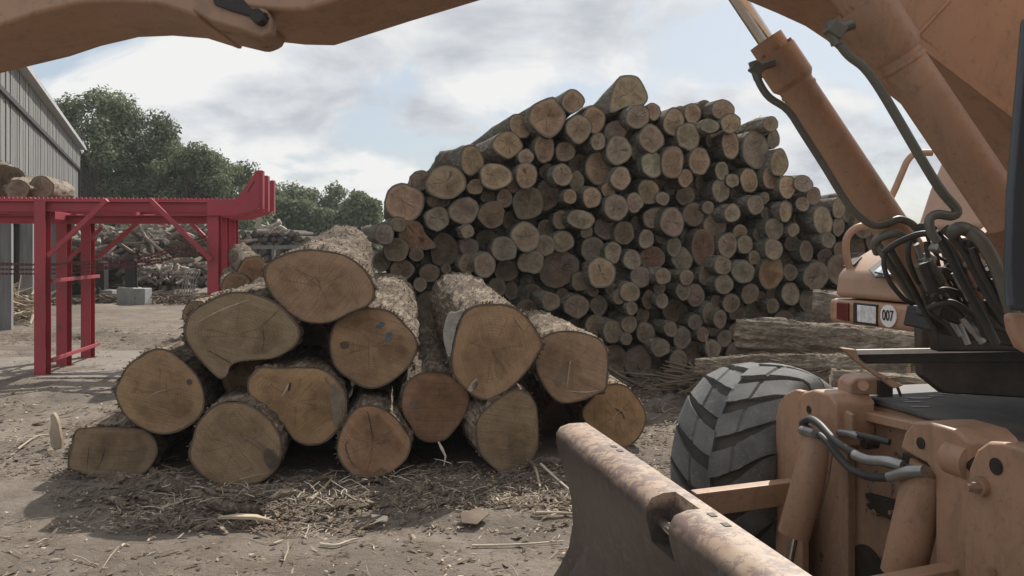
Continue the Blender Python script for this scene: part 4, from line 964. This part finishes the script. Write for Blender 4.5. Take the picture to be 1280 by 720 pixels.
# welded rim strips along the near bottom edge, seams
a = Acc()
for (x0,y0),(x1,y1) in (((1140,50),(1265,146)),((1265,146),(1330,196))):
    a.bar(P(x0,y0-3,DN-.006), P(x1,y1-3,DN-.006), .012, .018)
a.tube([P(1187,0,DN-.001), P(1162,28,DN-.001), P(1141,50,DN-.001)], .004, 8)
mesh_obj('weld_seam', a, M_orange, boom)
armb = [(-420,240),(-300,150),(-112,60),(0,33),(45,18),(100,5),(150,3),(200,7),(235,18),(250,24)]
arm = sect('arm', armb, [(250,-2),(250,-60),(120,-140),(-100,-170),(-350,-40),(-520,120)], M_orange, DN+.012, DF-.01)
a = Acc(); pts = [(238,12),(262,26),(300,37),(328,47),(338,42),(340,24),(330,2),(250,-12)]
a.prism([P(x, y, DN+.004) for x, y in pts], (0, .05, 0)); mesh_obj('knuckle_cheek', a, M_orangeW, ex, .008)
a = Acc(); a.prism([P(x, y, DN+.056) for x, y in ((242,14),(262,29),(303,39),(322,31),(326,17),(318,-2),(250,-12))], (0, .24, 0)); mesh_obj('knuckle', a, M_orangeW, ex, .012)
a = Acc(); pp = P(326, 24, DN+.0); a.tube([pp-Vector((0,.035,0)), pp+Vector((0,.055,0))], .016, 24); mesh_obj('pivot_pin', a, M_dark, ex, .006)
a = Acc(); a.prism([P(x, y, DN-.004) for x, y in ((264,-6),(300,-6),(312,9),(334,16),(337,24),(318,22),(290,14),(268,6))], (0, .006, 0)); mesh_obj('grease_stain', a, M_dark, arm, .003)
# grime patches on undersides
# ---------------- boom cylinders
def bigcyl(D, axis0, axis1, wpx, headlen, rod):
    p = P(*axis0, D); q = P(*axis1, D); d = (q-p).normalized(); r = wpx/2*D/FP; c = Acc()
    L_ = headlen
    c.tube([p, p+d*L_*.28], r*.98, 30); c.tube([p+d*L_*.28, p+d*L_*.9, p+d*L_], [r*1.24, r*1.24, r*1.02], 34)
    c.tube([p+d*L_, q], r, 34)
    o = mesh_obj('boom_cylinder', c, M_orange, ex, .004)
    c = Acc(); c.tube([p+d*(L_+.012), p+d*(L_+.022)], r*1.05, 34); mesh_obj('weld_ring', c, M_orange, o)
    c = Acc(); c.tube([p-d*.9, p+d*.01], r*.47, 26); mesh_obj('piston_rod', c, M_chrome if rod else M_chrome, o)
    for k in range(6):
        c = Acc(); t = k*math.pi/3; s1 = d.cross(Z).normalized(); s2 = d.cross(s1); b_ = p+d*(L_*.28)+(s1*math.cos(t)+s2*math.sin(t))*r*1.05; c.tube([b_-d*.010, b_], .007, 6); mesh_obj('head_bolt', c, M_orangeW, o)
    return o
bc1 = bigcyl(2.46, (957,50), (1170,369), 44.5, .155, True)
bc2 = bigcyl(1.86, (1062,-20), (1262,276), 56, .19, False)
def px_hose(pts, D, r, mat, nm, par=ex, cnt=48, n=12):
    return hose([P(p[0], p[1], p[2] if len(p) > 2 else D) for p in pts], r, mat, nm, par, n, cnt)
px_hose([(944,88),(950,105),(962,122),(985,138),(1005,168),(1030,207),(1052,243),(1068,265),(1090,281),(1108,280),(1124,274),(1140,280),(1150,292)], 2.38, .0105, M_pipe, 'oil_pipe', bc1)
px_hose([(1043,40),(1050,55),(1062,70),(1080,84),(1098,108),(1122,148),(1150,196),(1176,238),(1196,262),(1190,270),(1172,268),(1162,274),(1164,290),(1172,302)], 1.80, .0100, M_pipe, 'oil_pipe', bc2)
for x, y, D, bc in ((946,86,2.38,bc1), (1044,38,1.80,bc2)):
    a = Acc(); p = P(x, y, D); a.box(p, .035, .035, .03, Matrix.Rotation(.6, 3, 'Y')); a.tube([p, p+(P(x+22,y-8,D)-p)], .012, 10); a.tube([p+Vector((-.012,0,.02)), p+Vector((.004,0,-.03))], .013, 10); mesh_obj('pipe_fitting', a, M_pipe, bc, .003)
# ---------------- manifold and hose cluster at the boom foot
px_hose([(1097,316,2.42),(1094,305,2.4),(1102,296,2.38),(1120,292,2.36),(1135,300,2.36)], 2.4, .0125, M_pipe, 'steel_pipe')
px_hose([(1096,304,2.4),(1108,324,2.4),(1122,346,2.42),(1142,376,2.45)], 2.4, .0115, M_pipe, 'steel_pipe')
px_hose([(1112,310,2.38),(1132,345,2.38),(1152,382,2.4),(1170,415,2.4)], 2.4, .0095, M_black, 'hose')
px_hose([(1106,316,2.3),(1105,332,2.3),(1112,352,2.3),(1128,372,2.32),(1140,380,2.35)], 2.3, .0065, M_black, 'hose')
px_hose([(1150,290,2.3),(1137,302,2.28),(1136,325,2.28),(1148,352,2.3),(1168,372,2.35),(1185,400,2.35)], 2.3, .0075, M_black, 'hose')
px_hose([(1104,316,2.2),(1125,302,2.18),(1155,292,2.15),(1180,300,2.15),(1200,330,2.15),(1215,370,2.15),(1230,420,2.2)], 2.2, .008, M_black, 'hose')
px_hose([(1192,292,2.05),(1196,286,2.0),(1210,288,2.0),(1228,302,1.98),(1246,335,1.98),(1262,380,1.98),(1272,410,2.0)], 2.0, .0165, M_pipe, 'steel_pipe')
px_hose([(1170,290,2.1),(1185,315,2.1),(1200,345,2.1),(1225,390,2.1),(1245,430,2.1)], 2.1, .011, M_black, 'hose')
px_hose([(1180,285,2.08),(1200,305,2.06),(1218,335,2.06),(1238,372,2.06),(1262,405,2.06)], 2.1, .012, M_black, 'hose')
px_hose([(1215,310,2.0),(1225,335,2.0),(1248,375,2.0),(1268,400,2.0)], 2.0, .009, M_black, 'hose')
px_hose([(1160,330,2.35),(1175,360,2.35),(1195,395,2.35),(1210,430,2.35)], 2.3, .0085, M_steel, 'steel_pipe')
px_hose([(1145,305,2.3),(1160,340,2.32),(1182,385,2.35),(1200,420,2.35)], 2.3, .0085, M_steel, 'steel_pipe')
px_hose([(1165,372,2.2),(1180,362,2.18),(1205,370,2.2),(1230,392,2.2),(1250,412,2.2)], 2.2, .0075, M_black, 'hose')
px_hose([(1160,385,2.25),(1190,378,2.2),(1225,400,2.2),(1262,415,2.2)], 2.2, .008, M_black, 'hose')
rs = random.Random(21)
for k in range(16):
    x0 = rs.uniform(1140, 1235); y0 = rs.uniform(290, 360); x1 = x0+rs.uniform(25, 75); y1 = y0+rs.uniform(50, 95); D = rs.uniform(2.15, 2.5)
    px_hose([(x0,y0),(x0+(x1-x0)*.2,y0+(y1-y0)*.45),(x0+(x1-x0)*.7,y0+(y1-y0)*.7),(x1,min(y1,432))], D, rs.uniform(.004,.008), M_black, 'hose', cnt=20, n=8)
def blk(nm, x0, y0, x1, y1, D, dep, mat, rot=0.0, bevel=.006):
    a = Acc(); c = P((x0+x1)/2, (y0+y1)/2, D); a.box(c, abs(x1-x0)*D/FP, dep, abs(y1-y0)*D/FP, Matrix.Rotation(rot, 3, 'Y')); return mesh_obj(nm, a, mat, ex, bevel)
blk('manifold_block', 1160, 372, 1190, 400, 2.4, .14, M_dark, .3); blk('manifold_block', 1150, 386, 1186, 414, 2.5, .2, M_dark, .2)
blk('manifold_block', 1185, 380, 1260, 425, 2.5, .25, M_dark, .15); blk('clamp', 1150, 280, 1166, 292, 2.28, .05, M_dark, .4)
blk('clamp', 1166, 302, 1178, 316, 2.2, .05, M_steel, .5); blk('clamp', 1152, 318, 1166, 330, 2.3, .05, M_steel, .5)
blk('clamp', 1205, 300, 1222, 316, 2.05, .05, M_dark, .5); blk('clamp', 1170, 335, 1186, 350, 2.3, .06, M_dark, .5)
blk('clamp', 1228, 350, 1246, 368, 2.12, .05, M_dark, .5); blk('clamp', 1210, 322, 1226, 338, 2.12, .05, M_steel, .5)
for k in range(12):
    x = rs.uniform(1140, 1250); y = rs.uniform(320, 410); a = Acc(); p = P(x, y, rs.uniform(2.15, 2.4)); d = Vector((rs.uniform(.3,.8), rs.uniform(-.3,.3), -.8)).normalized(); a.tube([p, p+d*.045], .013, 6); a.tube([p+d*.045, p+d*.08], .010, 12)
    mesh_obj('hose_fitting', a, rs.choice((M_steel, M_dark, M_dark, M_pipe)), ex, .002)
# boom foot bracket and slew frame
a = Acc(); a.prism([P(x, y, 2.75) for x, y in ((1168,398),(1300,380),(1420,250),(1480,440),(1172,440))], (0, .06, 0)); mesh_obj('slew_frame', a, M_dark, ex, .01)
a = Acc(); a.prism([P(x, y, 2.36) for x, y in ((1184,300),(1230,292),(1330,200),(1420,330),(1330,430),(1240,400))], (0, .05, 0)); mesh_obj('boom_foot', a, M_orangeW, ex, .01)
a = Acc(); a.prism([P(x, y, 3.3) for x, y in ((1150,405),(1320,400),(1320,500),(1180,492),(1152,470))], (0, .06, 0)); mesh_obj('slew_ring', a, mat_plain('dark_brown_grease', (.055,.043,.036), .6, .1, .5, 10), ex, .01)
# step bar
a = Acc(); a.prism([P(1072,442,3.0), P(1400,436,3.0), P(1400,452,3.0), P(1084,455,3.0)], (0,.04,0)); stp = mesh_obj('step_bar', a, M_dark, ex, .004)
a = Acc(); a.bar(P(1070,441,2.99), P(1400,435,2.99), .02, .010); n_ = 110
for k in range(n_):
    p = P(1072, 440.3, 2.985).lerp(P(1400, 434.3, 2.985), k/n_); a.box(p+Z*.004, .008, .014, .010)
mesh_obj('grip_edge', a, mat_plain('bright_edge', (.55,.53,.5), .4, .5), stp)
a = Acc(); a.prism([P(x, y, 2.98) for x, y in ((1052,435),(1070,437),(1076,452),(1084,458),(1130,482),(1118,486),(1070,452))], (0,.03,0)); mesh_obj('step_bracket', a, M_orangeW, stp, .004)
# ---------------- hood with lamps and the number
HP = P(1035, 400, 3.95); hl = Vector((.28, -.96, 0)).normalized(); hr = Vector((.96, .28, 0))
def Hh(px, py, off=0.0): return onplane(px, py, HP+hr*off, hr)
zb = Hh(1035,402).z; zm = Hh(1035,371).z
def HS(s, r, z): return HP+hl*s+hr*r+Z*(z-HP.z)
a = Acc(); W0 = 1.35
M_hood = mat_paint('hood_paint', (.42,.265,.18), (.37,.235,.16), (.20,.14,.10), .05, .45, (.25,.18,.13))
a.prism([HS(0,.0,zb), HS(0,.0,zm-.006), HS(0,1.6,zm-.006), HS(0,1.6,zb)], hl*W0); low_ = mesh_obj('hood_base', a, M_orange, ex, .025, 3)
zs = zm+.166; zu = zm+.27
a = Acc(); a.prism([HS(0.02,.012,zm), HS(.02,.03,zm+.11), HS(.02,.10,zs), HS(.02,.30,zu), HS(.02,.5,zu+.06), HS(.02,1.6,zu+.09), HS(.02,1.6,zm)], hl*(W0-.04)); hood = mesh_obj('engine_hood', a, M_hood, ex, .03, 4)
a = Acc(); a.prism([HS(0.06,.42,zu+.03), HS(.06,.50,zu+.23), HS(.06,.60,zu+.43), HS(.06,.70,zu+.47), HS(.06,1.55,zu+.47), HS(.06,1.55,zu+.03)], hl*.95); mesh_obj('tank_cover', a, M_hood, ex, .04, 4)
M_lens = mat_plain('lamp_glass', (.62,.64,.66), .15, 0, .35, 30, .6, .004); M_rl = mat_plain('red_lens', (.11,.02,.018), .25, 0, .2)
def hp(nm, pts, o0, o1, mat, bevel, par): 
    a = Acc(); a.prism([Hh(x, y, o0) for x, y in pts], hr*(o1-o0)); return mesh_obj(nm, a, mat, par, bevel)
hp('lamp_bezel', [(1066,378),(1096,381),(1096,408),(1066,404)], -.006, .01, M_dark, .004, low_)
hp('headlight', [(1071,381),(1094,383.5),(1094,405),(1071,402)], -.012, -.0065, M_lens, .003, low_)
hp('tail_light', [(1045,377),(1059,379),(1059,402),(1045,399)], -.012, .01, M_rl, .006, low_)
c = Hh(1110, 395, -.008); a = Acc(); a.tube([c+hr*.006, c], .047, 36); dsc = mesh_obj('number_disc', a, mat_plain('white_disc', (.75,.75,.74), .5, 0, .05), ex, .001)
tcu = bpy.data.curves.new('number', 'FONT'); tcu.body = '007'; tcu.size = .062; tcu.align_x = 'CENTER'; tcu.align_y = 'CENTER'; tcu.extrude = .0006; tcu.offset = .0008
to = bpy.data.objects.new('number', tcu); SC.collection.objects.link(to); to.parent = dsc
xax = hl; yax = Z; zax = xax.cross(yax)      # faces -hr
to.matrix_local = Matrix.Translation(c-hr*.0022-parent_world(dsc)) @ Matrix((xax, yax, zax)).transposed().to_4x4() @ Matrix.Diagonal((.72, 1, 1, 1))
bpy.context.view_layer.update()
tme = bpy.data.meshes.new_from_object(to); tme.materials.clear(); tme.materials.append(mat_plain('black_paint', (.02,.02,.02), .5))
t2 = bpy.data.objects.new('number', tme); SC.collection.objects.link(t2); t2.parent = dsc; t2.matrix_local = to.matrix_local.copy()
bpy.data.objects.remove(to); t2.name = 'number'
# lamp window on the hood slope
def slope(u, s): return HS(s, .10+.20*u, zs+(zu-zs)*u)
sn = Vector((0,0,0)); e_a = (slope(1,0)-slope(0,0)).normalized(); sn = hl.cross(e_a); 
if sn.z < 0: sn = -sn
def on_slope(px, py, o=0): return onplane(px, py, slope(0,0)+sn*o, sn)
a = Acc(); a.prism([on_slope(x, y, .001) for x, y in ((1086,338),(1106,322),(1135,330),(1132,344),(1095,348))], sn*.006); wl = mesh_obj('work_lamp_frame', a, M_dark, hood, .003)
a = Acc(); a.prism([on_slope(x, y, .008) for x, y in ((1093,340),(1108,327),(1122,331),(1112,344))], sn*.004); mesh_obj('work_lamp', a, M_lens, hood, .002)
a = Acc(); a.prism([on_slope(x, y, .001) for x, y in ((1054,334),(1066,324),(1078,322),(1068,332))], sn*.006); mesh_obj('hinge_plate', a, M_dark, hood, .002)
# handrails
px_hose([(1062,335,3.75),(1058,318,3.75),(1058,300,3.75),(1066,288,3.75),(1082,282,3.75),(1120,281,3.8)], 3.7, .016, M_orange, 'handrail')
px_hose([(1106,262,3.9),(1118,238,3.9),(1128,215,3.9),(1135,200,3.9),(1145,192,3.9),(1165,191,3.9)], 3.9, .015, M_orange, 'handrail')
# cab post and sill at the right edge of the picture
a = Acc(); a.prism([P(x, y, 1.5) for x, y in ((1281,20),(1262,240),(1259,330),(1262,388),(1300,390),(1300,20))], (0, .02, 0)); cp = mesh_obj('cab_post', a, mat_plain('dark_blue_grey', (.05,.056,.066), .35, 0, .1), ex, .01)
a = Acc(); a.prism([P(x, y, 1.52) for x, y in ((1262,392),(1300,392),(1300,450),(1276,436),(1266,415))], (0, .03, 0)); mesh_obj('cab_sill', a, M_orange, ex, .01)
a = Acc(); a.prism([P(x, y, 1.5) for x, y in ((1301,390),(1301,-400),(1900,-400),(1900,390))], (0,-1.3,0)); mesh_obj('cab', a, M_orange, ex, .03)
# ------------------------------------------------------------------ litter on the ground
M_chipD2 = mat_plain('litter_fibre_shade', (.13,.10,.076), .95, 0, .4, 3); M_chip = mat_plain('litter_tan', (.36,.29,.21), .9, 0, .35, 3); M_chipD = mat_plain('litter_brown', (.15,.11,.08), .95, 0, .4, 3); M_chipP = mat_plain('litter_pale', (.56,.49,.39), .85, 0, .25, 3)  # fibre litter colour darkened to deepen the shade before the stack
def scatter(nm, label, n, mat, lr, wr, seed, regions, kind='flake', lift=.03):
    a = Acc(); rs = random.Random(seed); wts = [q[4] for q in regions]
    for k in range(n):
        x0, x1, y0, y1, _ = rs.choices(regions, wts)[0]
        u = rs.random(); g = G(rs.uniform(x0, x1), y0+(y1-y0)*u**.8)
        if fr((g.x*1.6+seed, g.y*2.2, 4), 3) < rs.uniform(-.6, .25): continue
        z = gh(g.x, g.y)+rs.random()**2*lift; p = Vector((g.x, g.y, z))
        an = rs.uniform(0, math.pi); d = Vector((math.cos(an), math.sin(an), rs.uniform(-.12, .3))).normalized(); l = rs.uniform(*lr)*rs.random()**.5; w_ = rs.uniform(*wr)
        s = d.cross(Z).normalized(); s = (s+Z*rs.uniform(-.5, .5)).normalized()
        if kind == 'flake':
            nn = s.cross(d); t_ = Vector(nn)*w_*.25
            m_ = p+d*l*.5+Z*l*rs.uniform(-.05, .12)+s*w_*rs.uniform(-.6, .6); e = p+d*l
            vv = [p-s*w_*rs.uniform(.3, 1), p+s*w_*rs.uniform(.3, 1), m_-s*w_, m_+s*w_, e-s*w_*rs.uniform(.1, .6), e+s*w_*rs.uniform(.1, .6)]
            vv = vv+[q+t_ for q in vv]
            a.add(vv, [(0,2,3,1),(2,4,5,3),(6,7,9,8),(8,9,11,10),(0,6,8,2),(2,8,10,4),(1,3,9,7),(3,5,11,9),(0,1,7,6),(4,10,11,5)])
        else:
            m_ = p+d*l*.5+s*l*rs.uniform(-.08, .08)+Z*l*.04; a.tube([p, m_, p+d*l], [w_, w_*.9, w_*.5], 5, True, False)
    return tag(mesh_obj(nm, a, mat), label, 'litter', kind='stuff')
near = [(-40,1000,640,780,5), (60,760,585,665,7), (500,760,580,640,5), (-40,220,480,600,5), (730,860,470,600,5), (140,420,600,660,8)]
farr = [(-60,300,395,480,6), (-40,240,410,432,4), (700,900,470,520,2), (0,60,370,400,6), (100,300,366,384,6)]
scatter('bark_flakes', 'dark bark flakes scattered over the yard dirt', 15000, M_chipD, (.015, .085), (.003, .014), 1, near+farr)
scatter('wood_chips', 'tan wood chips scattered over the yard dirt', 7000, M_chip, (.015, .075), (.002, .009), 2, near+farr)
scatter('pale_splinters', 'pale splinters scattered over the yard dirt', 900, M_chipP, (.015, .09), (.002, .008), 3, near+farr)
scatter('fine_twigs', 'fine dry twigs lying in the litter', 1300, M_chip, (.06, .3), (.001, .004), 5, near, 'stick')
scatter('tangled_twigs', 'tangle of thin roots and twigs before the lowest logs', 420, M_chipP, (.05, .22), (.001, .0035), 6, [(370,470,618,680,4), (200,330,610,655,2), (480,700,590,640,1)], 'stick', .10)
scatter('fibrous_bark', 'matted fibrous bark lying in the shade of the front stack', 3000, M_chipD2, (.03, .14), (.002, .009), 7, [(150,460,595,670,6), (430,720,575,640,5), (60,150,560,640,1.5)], 'flake', .07)
heap('slab_offcuts', 'heap of straw-coloured slab offcuts at the left edge beyond the red posts', [(-30,45,368,398,19,23), (-30,30,362,372,22,24)], M_chip, 700, (.15, .8), (.008, .03), 22, flat=.3)
heap('bark_bank', 'low bank of bark and brushwood before the far stacks', [(110,300,367,383,25.5,29), (60,110,375,383,25,27)], M_chipD, 900, (.1, .6), (.01, .035), 23, flat=.25)
heap('brushwood', 'dark brushwood sticks at the foot of the tall pile', [(790,870,478,500,9.7,10.3), (860,930,470,490,9.4,10)], M_chipD, 260, (.2, .9), (.006, .02), 24, flat=.15)
scatter('bark_slabs', 'thick curled bark slabs lying in the litter', 260, M_barkF, (.08, .26), (.012, .035), 17, [(150,470,600,670,6), (430,720,585,650,3), (730,860,480,580,2), (0,130,500,600,1), (60,300,412,432,3)], 'flake', .06)
def stick(label, pts, r, mat, z=.03, name='broken_branch', cat='branch', flat=1.0, par=None):
    q = []
    for i, (x, y) in enumerate(pts):
        g = G(x, y); q.append(Vector((g.x, g.y, gh(g.x, g.y)+z)))
    a = Acc(); n = max(8, len(q)*5); pp = catmull(q, n, False); m_ = 10
    rad = [r*(1-.45*i/(n-1))*(1+.12*fr((i*.7, r*99, 0), 2)) for i in range(n)]
    a.tube(pp, rad, m_)
    return tag(mesh_obj(name, a, mat), label, cat)
def board(label, pts, th, mat, name='wood_slab', cat='slab', z=.02, lean=0):
    a = Acc(); q = []
    for i, (x, y) in enumerate(pts):
        g = G(x, y, z); q.append(Vector((g.x, g.y, z+gh(g.x, g.y)+.01)))
    a.prism(q, (0,0,th)); return tag(mesh_obj(name, a, mat, None, .004), label, cat)
stick('thick grey branch lying in the shade before the two left bottom logs', [(205,617),(240,632),(285,648),(330,650)], .055, M_barkF, .05)
stick('bark-covered stick above the thick grey branch', [(190,600),(240,618),(300,636)], .022, M_barkF, .05)
stick('forked root stick pointing up right from the twig tangle', [(388,640),(405,620),(415,606)], .012, M_chip, .05)
stick('curved pale stick right of the twig tangle', [(400,685),(420,686),(438,679),(448,677)], .009, M_chipP, .015)
stick('thin straight stick lying left of the blade tip', [(590,682),(650,680),(704,675)], .0075, M_chipP, .015)
stick('short stout stick against the blade, above the thin straight one', [(670,652),(700,651),(722,650)], .013, M_chip, .02)
stick('broken stake leaning below the last bottom log', [(664,585),(670,600),(675,618)], .014, M_chip, .05)
stick('slanting lath right of the broken stake', [(676,596),(700,612),(718,626)], .010, M_chipP, .04)
stick('round branch lying under the right shoulder, behind the blade tip', [(680,585),(710,592),(740,600)], .05, M_barkF, .05)
stick('thin pole lying beside the upright pale slab at the left', [(22,568),(45,556),(62,545)], .010, M_chip, .03)
# pale slab standing at left
a = Acc(); D_ = 7.18
sl_ = [P(x, y, D_) for x, y in ((62,519),(66,516),(70,522),(73,531),(74,540),(77,553),(76,563),(65,563),(63,556),(61,541),(63,530))]
a.prism(sl_, (.0,.05,0)); tag(mesh_obj('wood_slab', a, M_chip, None, .008), 'pale upright slab of wood standing left of the lowest left log', 'slab')
board('pale split slab lying on top of the bark mat', [(272,650),(300,645),(322,646),(345,655),(318,651),(295,650)], .02, M_chip, z=.06)
board('flat grey bark sheet in the shade, centre bottom', [(575,650),(598,645),(612,650),(596,657),(577,656)], .008, M_chipD, name='bark_sheet', cat='bark sheet')
board('small white wood chip left of the flat grey bark sheet', [(464,647),(485,649),(484,653),(465,652)], .012, M_chipP, name='wood_chip', cat='wood chip')
# hanging shred of bark between the bottom logs
a = Acc(); a.tube([P(x, y, 6.2) for x, y in ((548,552),(552,560),(557,570),(555,582))], [.006,.012,.008,.003], 5); tag(mesh_obj('bark_shred', a, M_chipP), 'pale shred of bark hanging below the rust-brown log', 'bark shred')
# marks sawn or dabbed on the front log ends

logs_front = [o for o in bpy.data.objects if o.get('group') == 'big oak logs of the front stack']
def facept(i, px, py, o=.004):
    ol, D = FRONT[i][3], FRONT[i][1]
    lab = FRONT[i][0]; root = next(q for q in logs_front if q['label'] == lab); cf = next(c for c in root.children if c.name.startswith('cut_face'))
    w0 = parent_world(cf); me = cf.data
    n_ = me.polygons[200].normal.copy(); c = w0+me.vertices[0].co
    if n_.y > 0: n_ = -n_
    return onplane(px, py, c+n_*o, n_), cf, n_
def ribbon(i, pts, wd, mat, nm='split', o=.004):
    a = Acc(); q = []; cf = None
    for x, y in pts: p, cf, n_ = facept(i, x, y, o); q.append(p)
    rs = random.Random(int(pts[0][0])); qq = catmull(q, max(8, len(q)*5), False); m_ = len(qq); v = []
    for k, p in enumerate(qq):
        t = (qq[min(k+1, m_-1)]-qq[max(0, k-1)]).normalized(); sd = t.cross(n_); w_ = wd*(math.sin(math.pi*min(.97, max(.03, k/(m_-1))))**.6)*rs.uniform(.6, 1.3)
        v += [p-sd*w_, p+sd*w_]
    a.add(v, [(2*k, 2*k+1, 2*k+3, 2*k+2) for k in range(m_-1)]); mesh_obj(nm, a, mat, cf)
def patch(i, pts, mat, nm, o=.004, th=.002):
    q = []
    for x, y in pts: p, cf, n_ = facept(i, x, y, o); q.append(p)
    a = Acc(); a.prism(catmull(q, len(q)*4), n_*th); mesh_obj(nm, a, mat, cf)
M_split = mat_plain('split_shadow', (.045,.032,.024), .95); M_fib = mat_plain('torn_fibre', (.42,.36,.29), .9, 0, .3, 40); M_stain = mat_plain('stain_dark', (.10,.075,.06), .95, 0, .4, 20)
M_stain2 = mat_plain('stain_blue_grey', (.19,.145,.105), .9, 0, .3, 14); M_bare = mat_plain('bare_wood_grey', (.29,.28,.25), .85, 0, .3, 18); M_blue = mat_plain('blue_mark', (.10,.125,.125), .9, 0, .6, 60)
ribbon(0, [(393,345),(398,352),(401,364)], .0022, M_split); ribbon(0, [(372,336),(384,344),(393,347)], .0012, M_split)
ribbon(1, [(350,385),(338,398),(327,407)], .002, M_split); ribbon(1, [(246,403),(275,388),(312,374)], .0045, M_fib, 'saw_step'); ribbon(1, [(328,408),(330,425),(327,440)], .0025, M_split)
ribbon(1, [(258,437),(275,446),(290,455)], .006, M_stain, 'torn_edge')
patch(2, [(470,407),(478,402),(481,406),(473,411)], M_blue, 'paint_mark'); patch(2, [(482,418),(489,414),(490,422),(483,428)], M_blue, 'paint_mark')
ribbon(2, [(461,420),(461,440),(461,462)], .0015, M_split); patch(2, [(425,429),(434,427),(436,434),(428,436)], M_stain, 'knot')
patch(3, [(585,487),(590,478),(596,473),(595,481),(590,489)], M_fib, 'torn_chip'); patch(3, [(590,480),(595,476),(597,481),(592,488)], M_stain, 'knot')
ribbon(3, [(640,396),(650,409),(655,416)], .002, M_split); ribbon(3, [(655,416),(662,406)], .002, M_split)
patch(3, [(560,392),(570,390),(579,388),(571,405),(566,426),(562,446),(557,436),(554,415)], M_bare, 'bare_patch', -.02, .01)
ribbon(4, [(717,420),(713,450),(708,490)], .006, M_bare, 'saw_groove'); ribbon(4, [(707,488),(730,490),(748,488)], .004, M_fib, 'saw_step'); ribbon(4, [(693,432),(690,445),(682,458)], .004, M_stain)
patch(4, [(682,425),(697,418),(712,418),(706,450),(700,485),(688,470),(680,445)], M_stain2, 'stain', .0015, .001)
patch(5, [(742,492),(750,488),(757,494),(752,502),(744,508),(736,512)], mat_plain('red_rot', (.16,.075,.05), .9, 0, .4, 40), 'torn_heart'); ribbon(5, [(768,510),(777,516),(781,524)], .005, M_split); ribbon(5, [(764,530),(770,518),(778,512)], .003, M_fib, 'torn_fibre')
patch(6, [(233,476),(238,474),(240,479),(235,481)], M_stain, 'knot'); ribbon(6, [(186,496),(197,490),(210,487)], .002, M_fib, 'saw_step'); ribbon(6, [(207,470),(208,482),(209,492)], .0012, M_split)
ribbon(7, [(366,468),(360,482),(352,496)], .006, M_fib, 'torn_fibre'); patch(7, [(361,481),(364,478),(363,486),(360,489)], M_split, 'knot')
patch(7, [(405,470),(418,478),(428,495),(427,520),(420,534),(414,515),(412,490)], M_stain2, 'stain', .0015, .001)
ribbon(8, [(459,513),(464,535),(466,553)], .003, M_split); ribbon(8, [(466,553),(480,545),(494,535)], .0015, M_split); ribbon(8, [(466,553),(463,575),(458,590)], .0015, M_split); ribbon(8, [(436,550),(432,558),(437,574),(445,585)], .005, M_stain, 'ingrown_bark')
patch(9, [(512,503),(519,502),(521,509),(514,511)], M_stain2, 'knot'); ribbon(9, [(512,531),(524,535),(530,524)], .004, M_split)
ribbon(11, [(298,541),(318,553),(337,570)], .010, M_stain2, 'torn_edge'); patch(11, [(333,560),(345,568),(349,577),(340,587),(330,575)], M_stain, 'torn_notch'); ribbon(11, [(284,575),(292,566),(290,558)], .0012, M_split)
ribbon(12, [(112,538),(111,562),(108,588)], .0022, M_split); ribbon(12, [(120,540),(131,552),(128,572),(120,588)], .003, M_split)

a = Acc(); a.box((0, 60, 20), 130, 150, 44)
hz = mesh_obj('haze', a, None); hm = bpy.data.materials.new('thin_haze'); hm.use_nodes = True; t = hm.node_tree; t.nodes.clear()  # volume added to lift dark tones and soften the far trees
pv = N(t, 'ShaderNodeVolumePrincipled'); pv.inputs['Density'].default_value = .0008; pv.inputs['Color'].default_value = (.93, .94, .95, 1); pv.inputs['Anisotropy'].default_value = 0.0
oo = N(t, 'ShaderNodeOutputMaterial'); L(t, pv.outputs[0], oo.inputs['Volume']); hz.data.materials.append(hm)
tag(hz, 'thin haze added over the whole yard to lift the dark tones', 'haze', kind='stuff')
